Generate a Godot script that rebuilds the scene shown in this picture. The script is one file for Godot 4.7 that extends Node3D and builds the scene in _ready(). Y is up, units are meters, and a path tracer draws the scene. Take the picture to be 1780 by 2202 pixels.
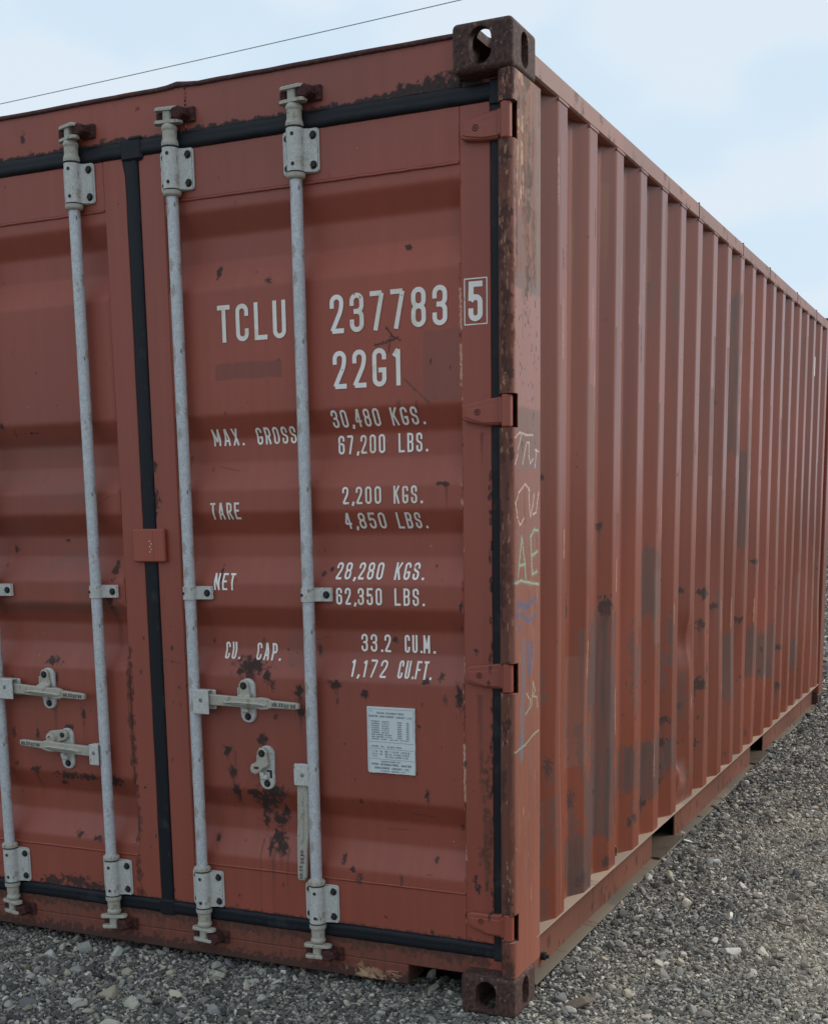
extends Node3D
# A red shipping container on crushed stone under a pale overcast sky. Metres, y up; the near right corner of the container stands at the origin,
# its door end faces +z and its long side +x.

const W := 2.438
const H := 2.591
const L := 6.058
const ZF := -0.060          # face of header, sill and door frames
const ZR := -0.035          # axis of the locking rods
const RODS := [-1.8055, -1.3870, -1.0390, -0.6355]

var M := {}
var rng := RandomNumberGenerator.new()
var na := FastNoiseLite.new()
var nb := FastNoiseLite.new()
var nc := FastNoiseLite.new()
var dent_noise := FastNoiseLite.new()
var ground_noise := FastNoiseLite.new()
var taken := {}


# ------------------------------------------------------------------ mesh builder
class MB:
	var v := PackedVector3Array()
	var n := PackedVector3Array()
	var uv := PackedVector2Array()
	var mode := 0           # 0 none, 1 front sheet, 2 side sheet
	var xf := Transform3D()

	func put(p: Vector3, nn: Vector3) -> void:
		v.append(p)
		n.append(nn)
		if mode == 1:
			uv.append(Vector2((p.x + 2.45) / 2.46, 1.0 - p.y / 2.62))
		elif mode == 2:
			uv.append(Vector2(-p.z / 6.1, 1.0 - p.y / 2.62))
		else:
			uv.append(Vector2(p.x + p.z, p.y))

	func tri(a: Vector3, b: Vector3, c: Vector3, out := Vector3.ZERO) -> void:
		a = xf * a
		b = xf * b
		c = xf * c
		var nn := (b - a).cross(c - a)
		if nn.length_squared() < 1e-16:
			return
		if out != Vector3.ZERO and nn.dot(xf.basis * out) < 0.0:
			var t := b
			b = c
			c = t
			nn = -nn
		nn = nn.normalized()
		put(a, nn)
		put(c, nn)
		put(b, nn)

	func quad(a: Vector3, b: Vector3, c: Vector3, d: Vector3, out := Vector3.ZERO) -> void:
		tri(a, b, c, out)
		tri(a, c, d, out)

	# smooth quad: corners counterclockwise from outside, with their normals
	func squad(a: Vector3, b: Vector3, c: Vector3, d: Vector3, an: Vector3, bn: Vector3, cn: Vector3, dn: Vector3) -> void:
		var p := [xf * a, xf * b, xf * c, xf * d]
		var q := [(xf.basis * an).normalized(), (xf.basis * bn).normalized(), (xf.basis * cn).normalized(), (xf.basis * dn).normalized()]
		var g: Vector3 = (p[2] - p[0]).cross(p[3] - p[1])
		var order := [0, 2, 1, 0, 3, 2] if g.dot(q[0] + q[1] + q[2] + q[3]) > 0.0 else [0, 1, 2, 0, 2, 3]
		for k in order:
			put(p[k], q[k])

	func box(a: Vector3, b: Vector3, bev := 0.0) -> void:
		bev = minf(bev, 0.49 * minf(b.x - a.x, minf(b.y - a.y, b.z - a.z)))
		var e := [a, b]
		for ax in 3:
			var u := (ax + 1) % 3
			var w := (ax + 2) % 3
			for s in 2:
				var o := Vector3.ZERO
				o[ax] = 1.0 if s else -1.0
				var q := []
				for k in [[0, 0], [1, 0], [1, 1], [0, 1]]:
					var p := Vector3.ZERO
					p[ax] = e[s][ax]
					p[u] = e[k[0]][u] + (bev if k[0] == 0 else -bev)
					p[w] = e[k[1]][w] + (bev if k[1] == 0 else -bev)
					q.append(p)
				quad(q[0], q[1], q[2], q[3], o)
			if bev > 0.0:
				for su in 2:
					for sw in 2:
						var o := Vector3.ZERO
						o[u] = 1.0 if su else -1.0
						o[w] = 1.0 if sw else -1.0
						var q := []
						for k in [[0, 0], [1, 0], [1, 1], [0, 1]]:
							var p := Vector3.ZERO
							p[ax] = e[k[0]][ax] + (bev if k[0] == 0 else -bev)
							p[u] = e[su][u] + (0.0 if k[1] == 0 else (bev if su == 0 else -bev))
							p[w] = e[sw][w] + (0.0 if k[1] == 1 else (bev if sw == 0 else -bev))
							q.append(p)
						quad(q[0], q[1], q[2], q[3], o)
		if bev > 0.0:
			for k in 8:
				var s := [k & 1, (k >> 1) & 1, (k >> 2) & 1]
				var q := []
				for ax in 3:
					var p := Vector3.ZERO
					for j in 3:
						p[j] = e[s[j]][j] + (0.0 if j == ax else (bev if s[j] == 0 else -bev))
					q.append(p)
				tri(q[0], q[1], q[2], Vector3(s[0] * 2 - 1, s[1] * 2 - 1, s[2] * 2 - 1))

	static func inset(poly: PackedVector2Array, b: float) -> PackedVector2Array:
		var out := PackedVector2Array()
		var m := poly.size()
		var area := 0.0
		for i in m:
			area += poly[i].cross(poly[(i + 1) % m])
		var sg := 1.0 if area > 0.0 else -1.0
		for i in m:
			var d0 := (poly[i] - poly[(i + m - 1) % m]).normalized()
			var d1 := (poly[(i + 1) % m] - poly[i]).normalized()
			var n0 := Vector2(-d0.y, d0.x) * sg
			var n1 := Vector2(-d1.y, d1.x) * sg
			var h := n0 + n1
			out.append(poly[i] + h * (b / maxf(0.4, 0.5 * h.length_squared())))
		return out

	# a plate: polygon in x-y, from z0 (back) to z1 (front), front edge bevelled
	func plate(poly: PackedVector2Array, z0: float, z1: float, bev := 0.0) -> void:
		var m := poly.size()
		var top := MB.inset(poly, bev) if bev > 0.0 else poly
		var idx := Geometry2D.triangulate_polygon(top)
		for i in range(0, idx.size(), 3):
			tri(_3(top[idx[i]], z1), _3(top[idx[i + 1]], z1), _3(top[idx[i + 2]], z1), Vector3(0, 0, 1))
		idx = Geometry2D.triangulate_polygon(poly)
		for i in range(0, idx.size(), 3):
			tri(_3(poly[idx[i]], z0), _3(poly[idx[i + 1]], z0), _3(poly[idx[i + 2]], z0), Vector3(0, 0, -1))
		var area := 0.0
		for i in m:
			area += poly[i].cross(poly[(i + 1) % m])
		var sg := 1.0 if area > 0.0 else -1.0
		for i in m:
			var j := (i + 1) % m
			var d := (poly[j] - poly[i]).normalized()
			var o := Vector3(d.y, -d.x, 0) * sg
			quad(_3(poly[i], z0), _3(poly[j], z0), _3(poly[j], z1 - bev), _3(poly[i], z1 - bev), o)
			if bev > 0.0:
				quad(_3(poly[i], z1 - bev), _3(poly[j], z1 - bev), _3(top[j], z1), _3(top[i], z1), o + Vector3(0, 0, 1))

	func _3(p: Vector2, z: float) -> Vector3:
		return Vector3(p.x, p.y, z)

	# turned shape round the y axis through c; profile of Vector2(radius, y)
	func lathe(prof: Array, c: Vector3, seg := 20) -> void:
		for i in prof.size() - 1:
			var p: Vector2 = prof[i]
			var q: Vector2 = prof[i + 1]
			if p.distance_to(q) < 1e-7:
				continue
			var d := (q - p).normalized()
			var rn := Vector2(d.y, -d.x)
			if q.y < p.y or (is_equal_approx(p.y, q.y) and false):
				pass
			for k in seg:
				var a0 := TAU * k / seg
				var a1 := TAU * (k + 1) / seg
				var e0 := Vector3(cos(a0), 0, sin(a0))
				var e1 := Vector3(cos(a1), 0, sin(a1))
				var n0 := e0 * rn.x + Vector3.UP * rn.y
				var n1 := e1 * rn.x + Vector3.UP * rn.y
				if q.x < 1e-6 or p.x < 1e-6:
					tri(c + e0 * p.x + Vector3.UP * p.y, c + e1 * (p.x if q.x < 1e-6 else q.x) + Vector3.UP * (p.y if q.x < 1e-6 else q.y), c + e0 * q.x + Vector3.UP * q.y, n0)
				else:
					squad(c + e0 * p.x + Vector3.UP * p.y, c + e1 * p.x + Vector3.UP * p.y, c + e1 * q.x + Vector3.UP * q.y, c + e0 * q.x + Vector3.UP * q.y, n0, n1, n1, n0)

	func rod(p: Vector3, q: Vector3, r: float, seg := 12) -> void:
		tube([p, q], r, seg)
		var d := (q - p).normalized()
		var s := d.cross(Vector3.UP if absf(d.y) < 0.9 else Vector3.RIGHT).normalized()
		var t := d.cross(s)
		for k in seg:
			var e0 := (s * cos(TAU * k / seg) + t * sin(TAU * k / seg)) * r
			var e1 := (s * cos(TAU * (k + 1) / seg) + t * sin(TAU * (k + 1) / seg)) * r
			tri(q, q + e0, q + e1, d)
			tri(p, p + e0, p + e1, -d)

	func tube(pts: Array, r: float, seg := 8) -> void:
		var rings := []
		for i in pts.size():
			var d: Vector3 = (pts[mini(i + 1, pts.size() - 1)] - pts[maxi(i - 1, 0)]).normalized()
			var s := d.cross(Vector3.UP if absf(d.y) < 0.9 else Vector3.RIGHT).normalized()
			var t := d.cross(s)
			var ring := []
			for k in seg:
				ring.append(s * cos(TAU * k / seg) + t * sin(TAU * k / seg))
			rings.append(ring)
		for i in pts.size() - 1:
			for k in seg:
				var l := (k + 1) % seg
				var a: Vector3 = rings[i][k]
				var b: Vector3 = rings[i][l]
				var c: Vector3 = rings[i + 1][l]
				var d: Vector3 = rings[i + 1][k]
				squad(pts[i] + a * r, pts[i] + b * r, pts[i + 1] + c * r, pts[i + 1] + d * r, a, b, c, d)

	# a smooth sheet through a grid of points; out tells which side faces outwards
	func sheet(g: Array, out: Vector3) -> void:
		var nu := g.size()
		var nv: int = g[0].size()
		var acc := []
		var flip := 1.0
		var mid := Vector3.ZERO
		for i in nu:
			var col := PackedVector3Array()
			col.resize(nv)
			acc.append(col)
		for i in nu - 1:
			for j in nv - 1:
				var f: Vector3 = (g[i + 1][j + 1] - g[i][j]).cross(g[i][j + 1] - g[i + 1][j])
				acc[i][j] += f
				acc[i + 1][j] += f
				acc[i][j + 1] += f
				acc[i + 1][j + 1] += f
				mid += f
		if mid.dot(out) < 0.0:
			flip = -1.0
		for i in nu - 1:
			for j in nv - 1:
				squad(g[i][j], g[i + 1][j], g[i + 1][j + 1], g[i][j + 1], acc[i][j] * flip, acc[i + 1][j] * flip, acc[i + 1][j + 1] * flip, acc[i][j + 1] * flip)

	func mesh() -> ArrayMesh:
		var a := []
		a.resize(Mesh.ARRAY_MAX)
		a[Mesh.ARRAY_VERTEX] = v
		a[Mesh.ARRAY_NORMAL] = n
		a[Mesh.ARRAY_TEX_UV] = uv
		var m := ArrayMesh.new()
		m.add_surface_from_arrays(Mesh.PRIMITIVE_TRIANGLES, a)
		return m


# ------------------------------------------------------------------ painted sheets (colour and roughness of a surface, in its own metres)
class Canvas:
	var w: int
	var h: int
	var o: Vector2          # lower left corner in metres
	var px: Vector2         # pixels per metre
	var d := PackedByteArray()
	var r := PackedByteArray()
	var noise: FastNoiseLite

	func _init(width: int, height: int, lo: Vector2, size: Vector2, nz: FastNoiseLite) -> void:
		w = width
		h = height
		o = lo
		px = Vector2(width / size.x, height / size.y)
		noise = nz
		d.resize(w * h * 3)
		r.resize(w * h)

	func set_at(i: int, c: Color, rough: float) -> void:
		d[i * 3] = int(clampf(c.r, 0, 1) * 255.0)
		d[i * 3 + 1] = int(clampf(c.g, 0, 1) * 255.0)
		d[i * 3 + 2] = int(clampf(c.b, 0, 1) * 255.0)
		r[i] = int(clampf(rough, 0, 1) * 255.0)

	func blend(i: int, c: Color, a: float, rough: float) -> void:
		d[i * 3] = int(lerpf(d[i * 3], c.r * 255.0, a))
		d[i * 3 + 1] = int(lerpf(d[i * 3 + 1], c.g * 255.0, a))
		d[i * 3 + 2] = int(lerpf(d[i * 3 + 2], c.b * 255.0, a))
		r[i] = int(lerpf(r[i], rough * 255.0, a))

	# ragged spot
	func spot(c: Vector2, rad: Vector2, col: Color, a := 1.0, rag := 0.8, rough := 0.85, freq := 1.0) -> void:
		var x0 := maxi(0, int((c.x - rad.x * 1.7 - o.x) * px.x))
		var x1 := mini(w - 1, int((c.x + rad.x * 1.7 - o.x) * px.x) + 1)
		var y0 := maxi(0, int((c.y - rad.y * 1.7 - o.y) * px.y))
		var y1 := mini(h - 1, int((c.y + rad.y * 1.7 - o.y) * px.y) + 1)
		for y in range(y0, y1 + 1):
			var my := (y + 0.5) / px.y + o.y
			for x in range(x0, x1 + 1):
				var mx := (x + 0.5) / px.x + o.x
				var q := Vector2((mx - c.x) / rad.x, (my - c.y) / rad.y).length()
				q += rag * (noise.get_noise_2d(mx * 900.0 * freq, my * 900.0 * freq) + 0.5 * noise.get_noise_2d(mx * 2600.0 * freq, my * 2600.0 * freq))
				var k := smoothstep(1.05, 0.65, q) * a
				if k > 0.01:
					blend((h - 1 - y) * w + x, col, k, rough)

	# run-off below a spot
	func drip(c: Vector2, length: float, wide: float, col: Color, a := 0.5) -> void:
		var x0 := maxi(0, int((c.x - wide - o.x) * px.x))
		var x1 := mini(w - 1, int((c.x + wide - o.x) * px.x) + 1)
		var y0 := maxi(0, int((c.y - length - o.y) * px.y))
		var y1 := mini(h - 1, int((c.y - o.y) * px.y))
		for y in range(y0, y1 + 1):
			var my := (y + 0.5) / px.y + o.y
			var t := (c.y - my) / length
			for x in range(x0, x1 + 1):
				var mx := (x + 0.5) / px.x + o.x
				var q := absf(mx - c.x + 0.002 * noise.get_noise_2d(my * 300.0, c.x * 1000.0)) / (wide * (1.0 - 0.6 * t))
				q += 0.5 * noise.get_noise_2d(mx * 2500.0, my * 60.0)
				var k := smoothstep(1.0, 0.3, q) * a * (1.0 - t)
				if k > 0.01:
					blend((h - 1 - y) * w + x, col, k, 0.8)

	# a flat patch with a rough edge
	func patch(lo: Vector2, hi: Vector2, col: Color, a := 0.7, edge := 0.008, rough := 0.6) -> void:
		var m := edge * 2.0
		var x0 := maxi(0, int((lo.x - m - o.x) * px.x))
		var x1 := mini(w - 1, int((hi.x + m - o.x) * px.x) + 1)
		var y0 := maxi(0, int((lo.y - m - o.y) * px.y))
		var y1 := mini(h - 1, int((hi.y + m - o.y) * px.y) + 1)
		for y in range(y0, y1 + 1):
			var my := (y + 0.5) / px.y + o.y
			for x in range(x0, x1 + 1):
				var mx := (x + 0.5) / px.x + o.x
				var q := minf(minf(mx - lo.x, hi.x - mx), minf(my - lo.y, hi.y - my)) / edge
				q += (1.1 if edge < 0.02 else 2.2) * noise.get_noise_2d(mx * 500.0, my * 160.0)
				var k := smoothstep(-0.5, 0.6, q) * a * (0.85 + (0.3 if edge < 0.02 else 0.9) * noise.get_noise_2d(mx * 700.0, my * 50.0))
				k = clampf(k, 0.0, 1.0)
				if k > 0.01:
					blend((h - 1 - y) * w + x, col, k, rough)

	func line(pts: Array, wide: float, col: Color, a := 0.9, gaps := 0.5, rough := 0.85) -> void:
		for i in pts.size() - 1:
			var p: Vector2 = pts[i]
			var q: Vector2 = pts[i + 1]
			var x0 := maxi(0, int((minf(p.x, q.x) - wide - o.x) * px.x))
			var x1 := mini(w - 1, int((maxf(p.x, q.x) + wide - o.x) * px.x) + 1)
			var y0 := maxi(0, int((minf(p.y, q.y) - wide - o.y) * px.y))
			var y1 := mini(h - 1, int((maxf(p.y, q.y) + wide - o.y) * px.y) + 1)
			for y in range(y0, y1 + 1):
				for x in range(x0, x1 + 1):
					var m := Vector2((x + 0.5) / px.x + o.x, (y + 0.5) / px.y + o.y)
					var near := Geometry2D.get_closest_point_to_segment(m, p, q)
					var e := m.distance_to(near) / (0.5 * wide) + gaps * noise.get_noise_2d(m.x * 2200.0, m.y * 2200.0)
					var k := smoothstep(1.25, 0.6, e) * a
					if k > 0.01:
						blend((h - 1 - y) * w + x, col, k, rough)

	func color_texture() -> ImageTexture:
		return ImageTexture.create_from_image(Image.create_from_data(w, h, false, Image.FORMAT_RGB8, d))

	func rough_texture() -> ImageTexture:
		return ImageTexture.create_from_image(Image.create_from_data(w, h, false, Image.FORMAT_L8, r))


# ------------------------------------------------------------------ scene bookkeeping
func numbered(called: String) -> String:
	taken[called] = taken.get(called, -1) + 1
	return called if taken[called] == 0 else "%s_%03d" % [called, taken[called]]


func thing(called: String, label: String, category: String, group := "", at := Vector3.ZERO) -> Node3D:
	var o := Node3D.new()
	o.name = numbered(called)
	o.position = at
	add_child(o, true)
	tag(o, label, category, group)
	return o


func tag(o: Node, label: String, category: String, group := "") -> void:
	o.set_meta("label", label)
	if category:
		o.set_meta("category", category)
	if group:
		o.set_meta("group", group)


func part(called: String, b: MB, mat: Material, parent: Node, label := "") -> MeshInstance3D:
	return shape(called, b.mesh(), mat, parent, label)


func shape(called: String, mesh: Mesh, mat: Material, parent: Node, label := "") -> MeshInstance3D:
	var o := MeshInstance3D.new()
	o.name = called
	if parent.has_node(called):
		var k := 1
		while parent.has_node("%s_%03d" % [called, k]):
			k += 1
		o.name = "%s_%03d" % [called, k]
	o.mesh = mesh
	o.material_override = mat
	parent.add_child(o, true)
	if label:
		o.set_meta("label", label)
	return o


func srgb(r: float, g: float, b: float) -> Color:   # linear base colour in, sRGB out
	return Color(r, g, b).linear_to_srgb()


func flat_mat(c: Color, rough: float, metal := 0.0, spec := 0.5) -> StandardMaterial3D:
	var m := StandardMaterial3D.new()
	m.albedo_color = c
	m.roughness = rough
	m.metallic = metal
	m.metallic_specular = spec
	return m


func canvas_mat(c: Canvas, spec := 0.5) -> StandardMaterial3D:
	var m := StandardMaterial3D.new()
	m.albedo_texture = c.color_texture()
	m.roughness = 1.0
	m.roughness_texture = c.rough_texture()
	m.roughness_texture_channel = BaseMaterial3D.TEXTURE_CHANNEL_RED
	m.metallic_specular = spec
	return m


func tri_mat(c: Canvas, scale: float, spec := 0.5, tint := Color.WHITE) -> StandardMaterial3D:
	var m := canvas_mat(c, spec)
	m.albedo_color = tint
	m.uv1_triplanar = true
	m.uv1_scale = Vector3.ONE * scale
	m.uv1_triplanar_sharpness = 6.0
	return m


# ------------------------------------------------------------------ shapes of the sheets
const DOOR_Y := [0.366, 0.4395, 0.5120, 0.576, 0.924, 0.996, 1.066, 1.1275, 1.200, 1.2690, 1.3385, 1.403, 1.471, 1.543, 1.6155, 1.681, 2.032, 2.1060, 2.180, 2.2445]


func door_raw(y: float) -> float:
	for k in 5:
		var a: float = DOOR_Y[k * 4]
		var b: float = DOOR_Y[k * 4 + 1]
		var c: float = DOOR_Y[k * 4 + 2]
		var d: float = DOOR_Y[k * 4 + 3]
		if y > a and y < d:
			if y < b:
				return -0.036 * (y - a) / (b - a)
			if y > c:
				return -0.036 * (d - y) / (d - c)
			return -0.036
	return 0.0


func door_z(y: float) -> float:
	var s := 0.0
	for k in 5:
		s += door_raw(y + (k - 2) * 0.003)
	return ZF - 0.003 + s / 5.0


func door_surface(x: float, y: float) -> float:
	return door_z(y) + 0.0022 * dent_noise.get_noise_2d(x * 90.0, y * 60.0)


const PITCH := 0.2806


func side_raw(z: float) -> float:   # 0 on the outer flats, -0.036 on the inner ones
	var u := fposmod(-z - 0.374, PITCH)
	if -z < 0.310 or -z > 5.860:
		return -0.036
	if u < 0.076:
		return 0.0
	if u < 0.140:
		return -0.036 * (u - 0.076) / 0.064
	if u < 0.2166:
		return -0.036
	return -0.036 * (PITCH - u) / (PITCH - 0.2166)


func side_x(z: float, y: float) -> float:
	var s := 0.0
	for k in 3:
		s += side_raw(z + (k - 1) * 0.003)
	var low := 1.0 - smoothstep(0.5, 1.6, y)
	return -0.007 + s / 3.0 + dent_noise.get_noise_2d(z * 60.0, y * 45.0) * (0.0012 + 0.0105 * low)


# ------------------------------------------------------------------ stroke lettering
const GLYPH := {
	"A": "0,0 .42,1 .58,1 1,0;.14,.27 .86,.27", "B": "0,1 1,1r 1,.54r 0,.54;0,.54 1,.54r 1,0r 0,0;0,0 0,1", "C": "1,.76 1,1r 0,1r 0,0r 1,0r 1,.24", "D": "0,.5 0,1 1,1r 1,0r 0,0 0,.5",
	"E": "1,1 0,1 0,0 1,0;0,.52 .85,.52", "F": "1,1 0,1 0,0;0,.52 .85,.52", "G": "1,.80 1,1r 0,1r 0,0r 1,0r 1,.42 .62,.42", "H": "0,0 0,1;1,0 1,1;0,.52 1,.52", "I": ".5,0 .5,1",
	"J": "1,1 1,0r 0,0r 0,.28", "K": "0,0 0,1;1,1 .05,.42;.36,.62 1,0", "L": "0,1 0,0 1,0", "M": "0,0 0,1;0,1 .5,.22 1,1;1,1 1,0", "N": "0,0 0,1;0,1 1,0;1,0 1,1", "O": "1,.5 1,1r 0,1r 0,0r 1,0r 1,.5",
	"P": "0,0 0,1 1,1r 1,.45r 0,.45", "R": "0,0 0,1 1,1r 1,.47r 0,.47;.5,.47 1,0", "S": "1,.74 1,1r 0,1r 0,.55r 1,.47r 1,0r 0,0r 0,.26", "T": "0,1 1,1;.5,1 .5,0", "U": "0,1 0,0r 1,0r 1,1",
	"V": "0,1 .5,0 1,1", "W": "0,1 .25,0 .5,.7 .75,0 1,1", "X": "0,0 1,1;0,1 1,0", "Y": "0,1 .5,.5 1,1;.5,.5 .5,0", "Z": "0,1 1,1 0,0 1,0",
	"0": "1,.5 1,1r 0,1r 0,0r 1,0r 1,.5", "1": ".1,.86 .6,1 .6,0", "2": "0,.74 0,1r 1,1r 1,.64r 0,0 1,0", "3": "0,.77 0,1r 1,1r 1,.53r .4,.53;.4,.53 1,.53r 1,0r 0,0r 0,.23",
	"4": ".76,0 .76,1 .62,1 0,.29 1,.29", "5": "1,1 .05,1 .0,.52 .3,.62 1,.62r 1,0r 0,0r 0,.22", "6": "1,.78 1,1r 0,1r 0,0r 1,0r 1,.56r 0,.56", "7": "0,1 1,1 .35,0",
	"8": ".5,.53 0,.53r 0,1r 1,1r 1,.53r .5,.53;.5,.53 1,.53r 1,0r 0,0r 0,.53r .5,.53", "9": "0,.22 0,0r 1,0r 1,1r 0,1r 0,.44r 1,.44", ".": ".2,0 .8,0", ",": ".7,.06 .3,-.14", "-": "0,.5 1,.5",
	"(": ".8,1 .2,.75 .2,.25 .8,0", ")": ".2,1 .8,.75 .8,.25 .2,0", ":": ".2,.7 .8,.7;.2,.1 .8,.1", "o": "1,.3 1,.6r 0,.6r 0,0r 1,0r 1,.3",
}


func advance(ch: String) -> float:
	if ch == "." or ch == "," or ch == ":":
		return 0.46
	if ch == "1" or ch == "I" or ch == "(" or ch == ")":
		return 0.72
	if ch == "M" or ch == "W":
		return 1.25
	if ch == "A" or ch == "N":
		return 1.1
	return 1.0


func stroke_paths(ch: String, at: Vector2, w: float, h: float, hw: float) -> Array:
	var paths := []
	for s in String(GLYPH.get(ch, "")).split(";", false):
		var raw := []
		var round_ := []
		for p in s.split(" ", false):
			round_.append(p.ends_with("r"))
			var xy: PackedStringArray = p.trim_suffix("r").split(",")
			raw.append(at + Vector2(hw + xy[0].to_float() * (w - 2.0 * hw), hw + xy[1].to_float() * (h - 2.0 * hw)))
		var pts := [raw[0]]
		for i in range(1, raw.size() - 1):
			if not round_[i]:
				pts.append(raw[i])
				continue
			var a: Vector2 = raw[i - 1] - raw[i]
			var b: Vector2 = raw[i + 1] - raw[i]
			var rad := minf(0.5 * (w - 2.0 * hw), minf(a.length() * (0.5 if round_[i - 1] else 0.98), b.length() * (0.5 if round_[i + 1] else 0.98)))
			var p0: Vector2 = raw[i] + a.normalized() * rad
			var p1: Vector2 = raw[i] + b.normalized() * rad
			for k in 7:
				var t := k / 6.0
				# quarter arc through the corner
				var e: Vector2 = raw[i] + a.normalized() * rad * (1.0 - sin(t * PI / 2)) + b.normalized() * rad * (1.0 - cos(t * PI / 2))
				pts.append(e)
		pts.append(raw[-1])
		var clean := [pts[0]]
		for p in pts:
			if p.distance_to(clean[-1]) > 1e-5:
				clean.append(p)
		var last := clean.size() - 1
		if last > 0 and clean[0].distance_to(clean[last]) > 1e-4:   # square ends
			clean[0] += (clean[0] - clean[1]).normalized() * hw
			clean[last] += (clean[last] - clean[last - 1]).normalized() * hw
		paths.append(clean)
	return paths


# a band of ink along a path, laid on the surface z = depth(y)
func ink(b: MB, pts: Array, hw: float, depth: Callable, lift: float, step := 0.008) -> void:
	var m := pts.size()
	if m < 2:
		return
	for i in range(1, m - 1):
		if (pts[i] - pts[i - 1]).normalized().dot((pts[i + 1] - pts[i]).normalized()) < -0.15:
			ink(b, pts.slice(0, i + 1), hw, depth, lift, step)
			ink(b, pts.slice(i), hw, depth, lift + 0.00012, step)
			return
	var lft := []
	var rgt := []
	for i in m:
		var d0: Vector2 = (pts[i] - pts[maxi(i - 1, 0)]).normalized()
		var d1: Vector2 = (pts[mini(i + 1, m - 1)] - pts[i]).normalized()
		if i == 0:
			d0 = d1
		if i == m - 1:
			d1 = d0
		var hn := Vector2(-d0.y, d0.x) + Vector2(-d1.y, d1.x)
		var off := hn * (hw / maxf(0.35, 0.5 * hn.length_squared()))
		lft.append(pts[i] + off)
		rgt.append(pts[i] - off)
	for i in m - 1:
		var cuts := maxi(1, int(ceil(pts[i].distance_to(pts[i + 1]) / step)))
		for k in cuts:
			var q := []
			for e in [lft[i].lerp(lft[i + 1], float(k) / cuts), rgt[i].lerp(rgt[i + 1], float(k) / cuts), rgt[i].lerp(rgt[i + 1], float(k + 1) / cuts), lft[i].lerp(lft[i + 1], float(k + 1) / cuts)]:
				q.append(Vector3(e.x, e.y, depth.call(e) + lift))
			b.quad(q[0], q[1], q[2], q[3], Vector3(0, 0, 1))


# a line of lettering whose ink runs from x0 to x1 and y0 to y1
func write_line(b: MB, text: String, x0: float, x1: float, y0: float, y1: float, stroke: float, depth: Callable, lift := 0.0008, ratio := 0.70, step := 0.008, one_by_one: Node = null) -> void:
	var total := 0.0
	for ch in text:
		total += advance(ch)
	var unit := (x1 - x0) / (total - (1.0 - ratio) * advance(text[-1]))
	var x := x0
	for ch in text:
		var k := 0
		if one_by_one:
			b = MB.new()
		if ch == "." or ch == ",":
			var cx := x + 0.2 * unit
			var tail := Vector2(cx, y0) if ch == "." else Vector2(cx - 0.5 * stroke, y0 - 0.7 * stroke)
			ink(b, [tail, Vector2(cx + (0.0 if ch == "." else 0.15 * stroke), y0 + 1.15 * stroke)], stroke * 0.58, depth, lift, step)
		else:
			for p in stroke_paths(ch, Vector2(x, y0), unit * advance(ch) * ratio, y1 - y0, stroke * 0.5):
				ink(b, p, stroke * 0.5, depth, lift + 0.00018 * k, step)
				k += 1
		if one_by_one:
			part("letter", b, M.white, one_by_one)
		x += unit * advance(ch)


# ------------------------------------------------------------------ materials
func make_noises() -> void:
	rng.seed = 20240
	na.seed = 11
	na.frequency = 0.012
	na.fractal_octaves = 3
	nb.seed = 23
	nb.frequency = 0.05
	nb.fractal_octaves = 4
	nc.seed = 37
	nc.frequency = 0.05
	nc.noise_type = FastNoiseLite.TYPE_CELLULAR
	nc.cellular_return_type = FastNoiseLite.RETURN_CELL_VALUE
	dent_noise.seed = 5
	dent_noise.frequency = 0.012
	dent_noise.fractal_octaves = 2
	ground_noise.seed = 8
	ground_noise.frequency = 0.9
	ground_noise.fractal_octaves = 3


const PAINT := Color(0.590, 0.290, 0.222)     # sRGB of the faded oxide red
const RUST := Color(0.215, 0.140, 0.122)
const SOOT := Color(0.20, 0.145, 0.14)
const RUST_RED := Color(0.36, 0.185, 0.145)
const GREY := Color(0.345, 0.258, 0.228)


func painted(w: int, h: int, lo: Vector2, size: Vector2, streak: float, col := PAINT, gloss := 0.52) -> Canvas:
	var c := Canvas.new(w, h, lo, size, nb)
	for y in h:
		var my := (h - 1 - y + 0.5) / c.px.y + lo.y
		for x in w:
			var mx := (x + 0.5) / c.px.x + lo.x
			var a := na.get_noise_2d(mx * 70.0, my * 55.0)
			var s := nb.get_noise_2d(mx * 500.0, my * 9.0)
			var f := nb.get_noise_2d(mx * 4000.0, my * 4000.0 + 500.0)
			var k := 1.0 + 0.10 * a + streak * s + 0.035 * f
			var warm := 0.05 * na.get_noise_2d(mx * 40.0 + 900.0, my * 60.0)
			c.set_at(y * w + x, Color(col.r * k * (1.0 + warm), col.g * k, col.b * k * (1.0 - warm)), gloss + 0.06 * a)
	return c


func specks(c: Canvas, count: int, lo: Vector2, hi: Vector2, small: float, large: float, col: Color, a: float) -> void:
	for i in count:
		var p := Vector2(rng.randf_range(lo.x, hi.x), rng.randf_range(lo.y, hi.y))
		var r := lerpf(small, large, pow(rng.randf(), 3.0))
		c.spot(p, Vector2(r, r * rng.randf_range(0.8, 2.2)), col, a * rng.randf_range(0.5, 1.0), 1.0, 0.85, 2.0)


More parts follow.
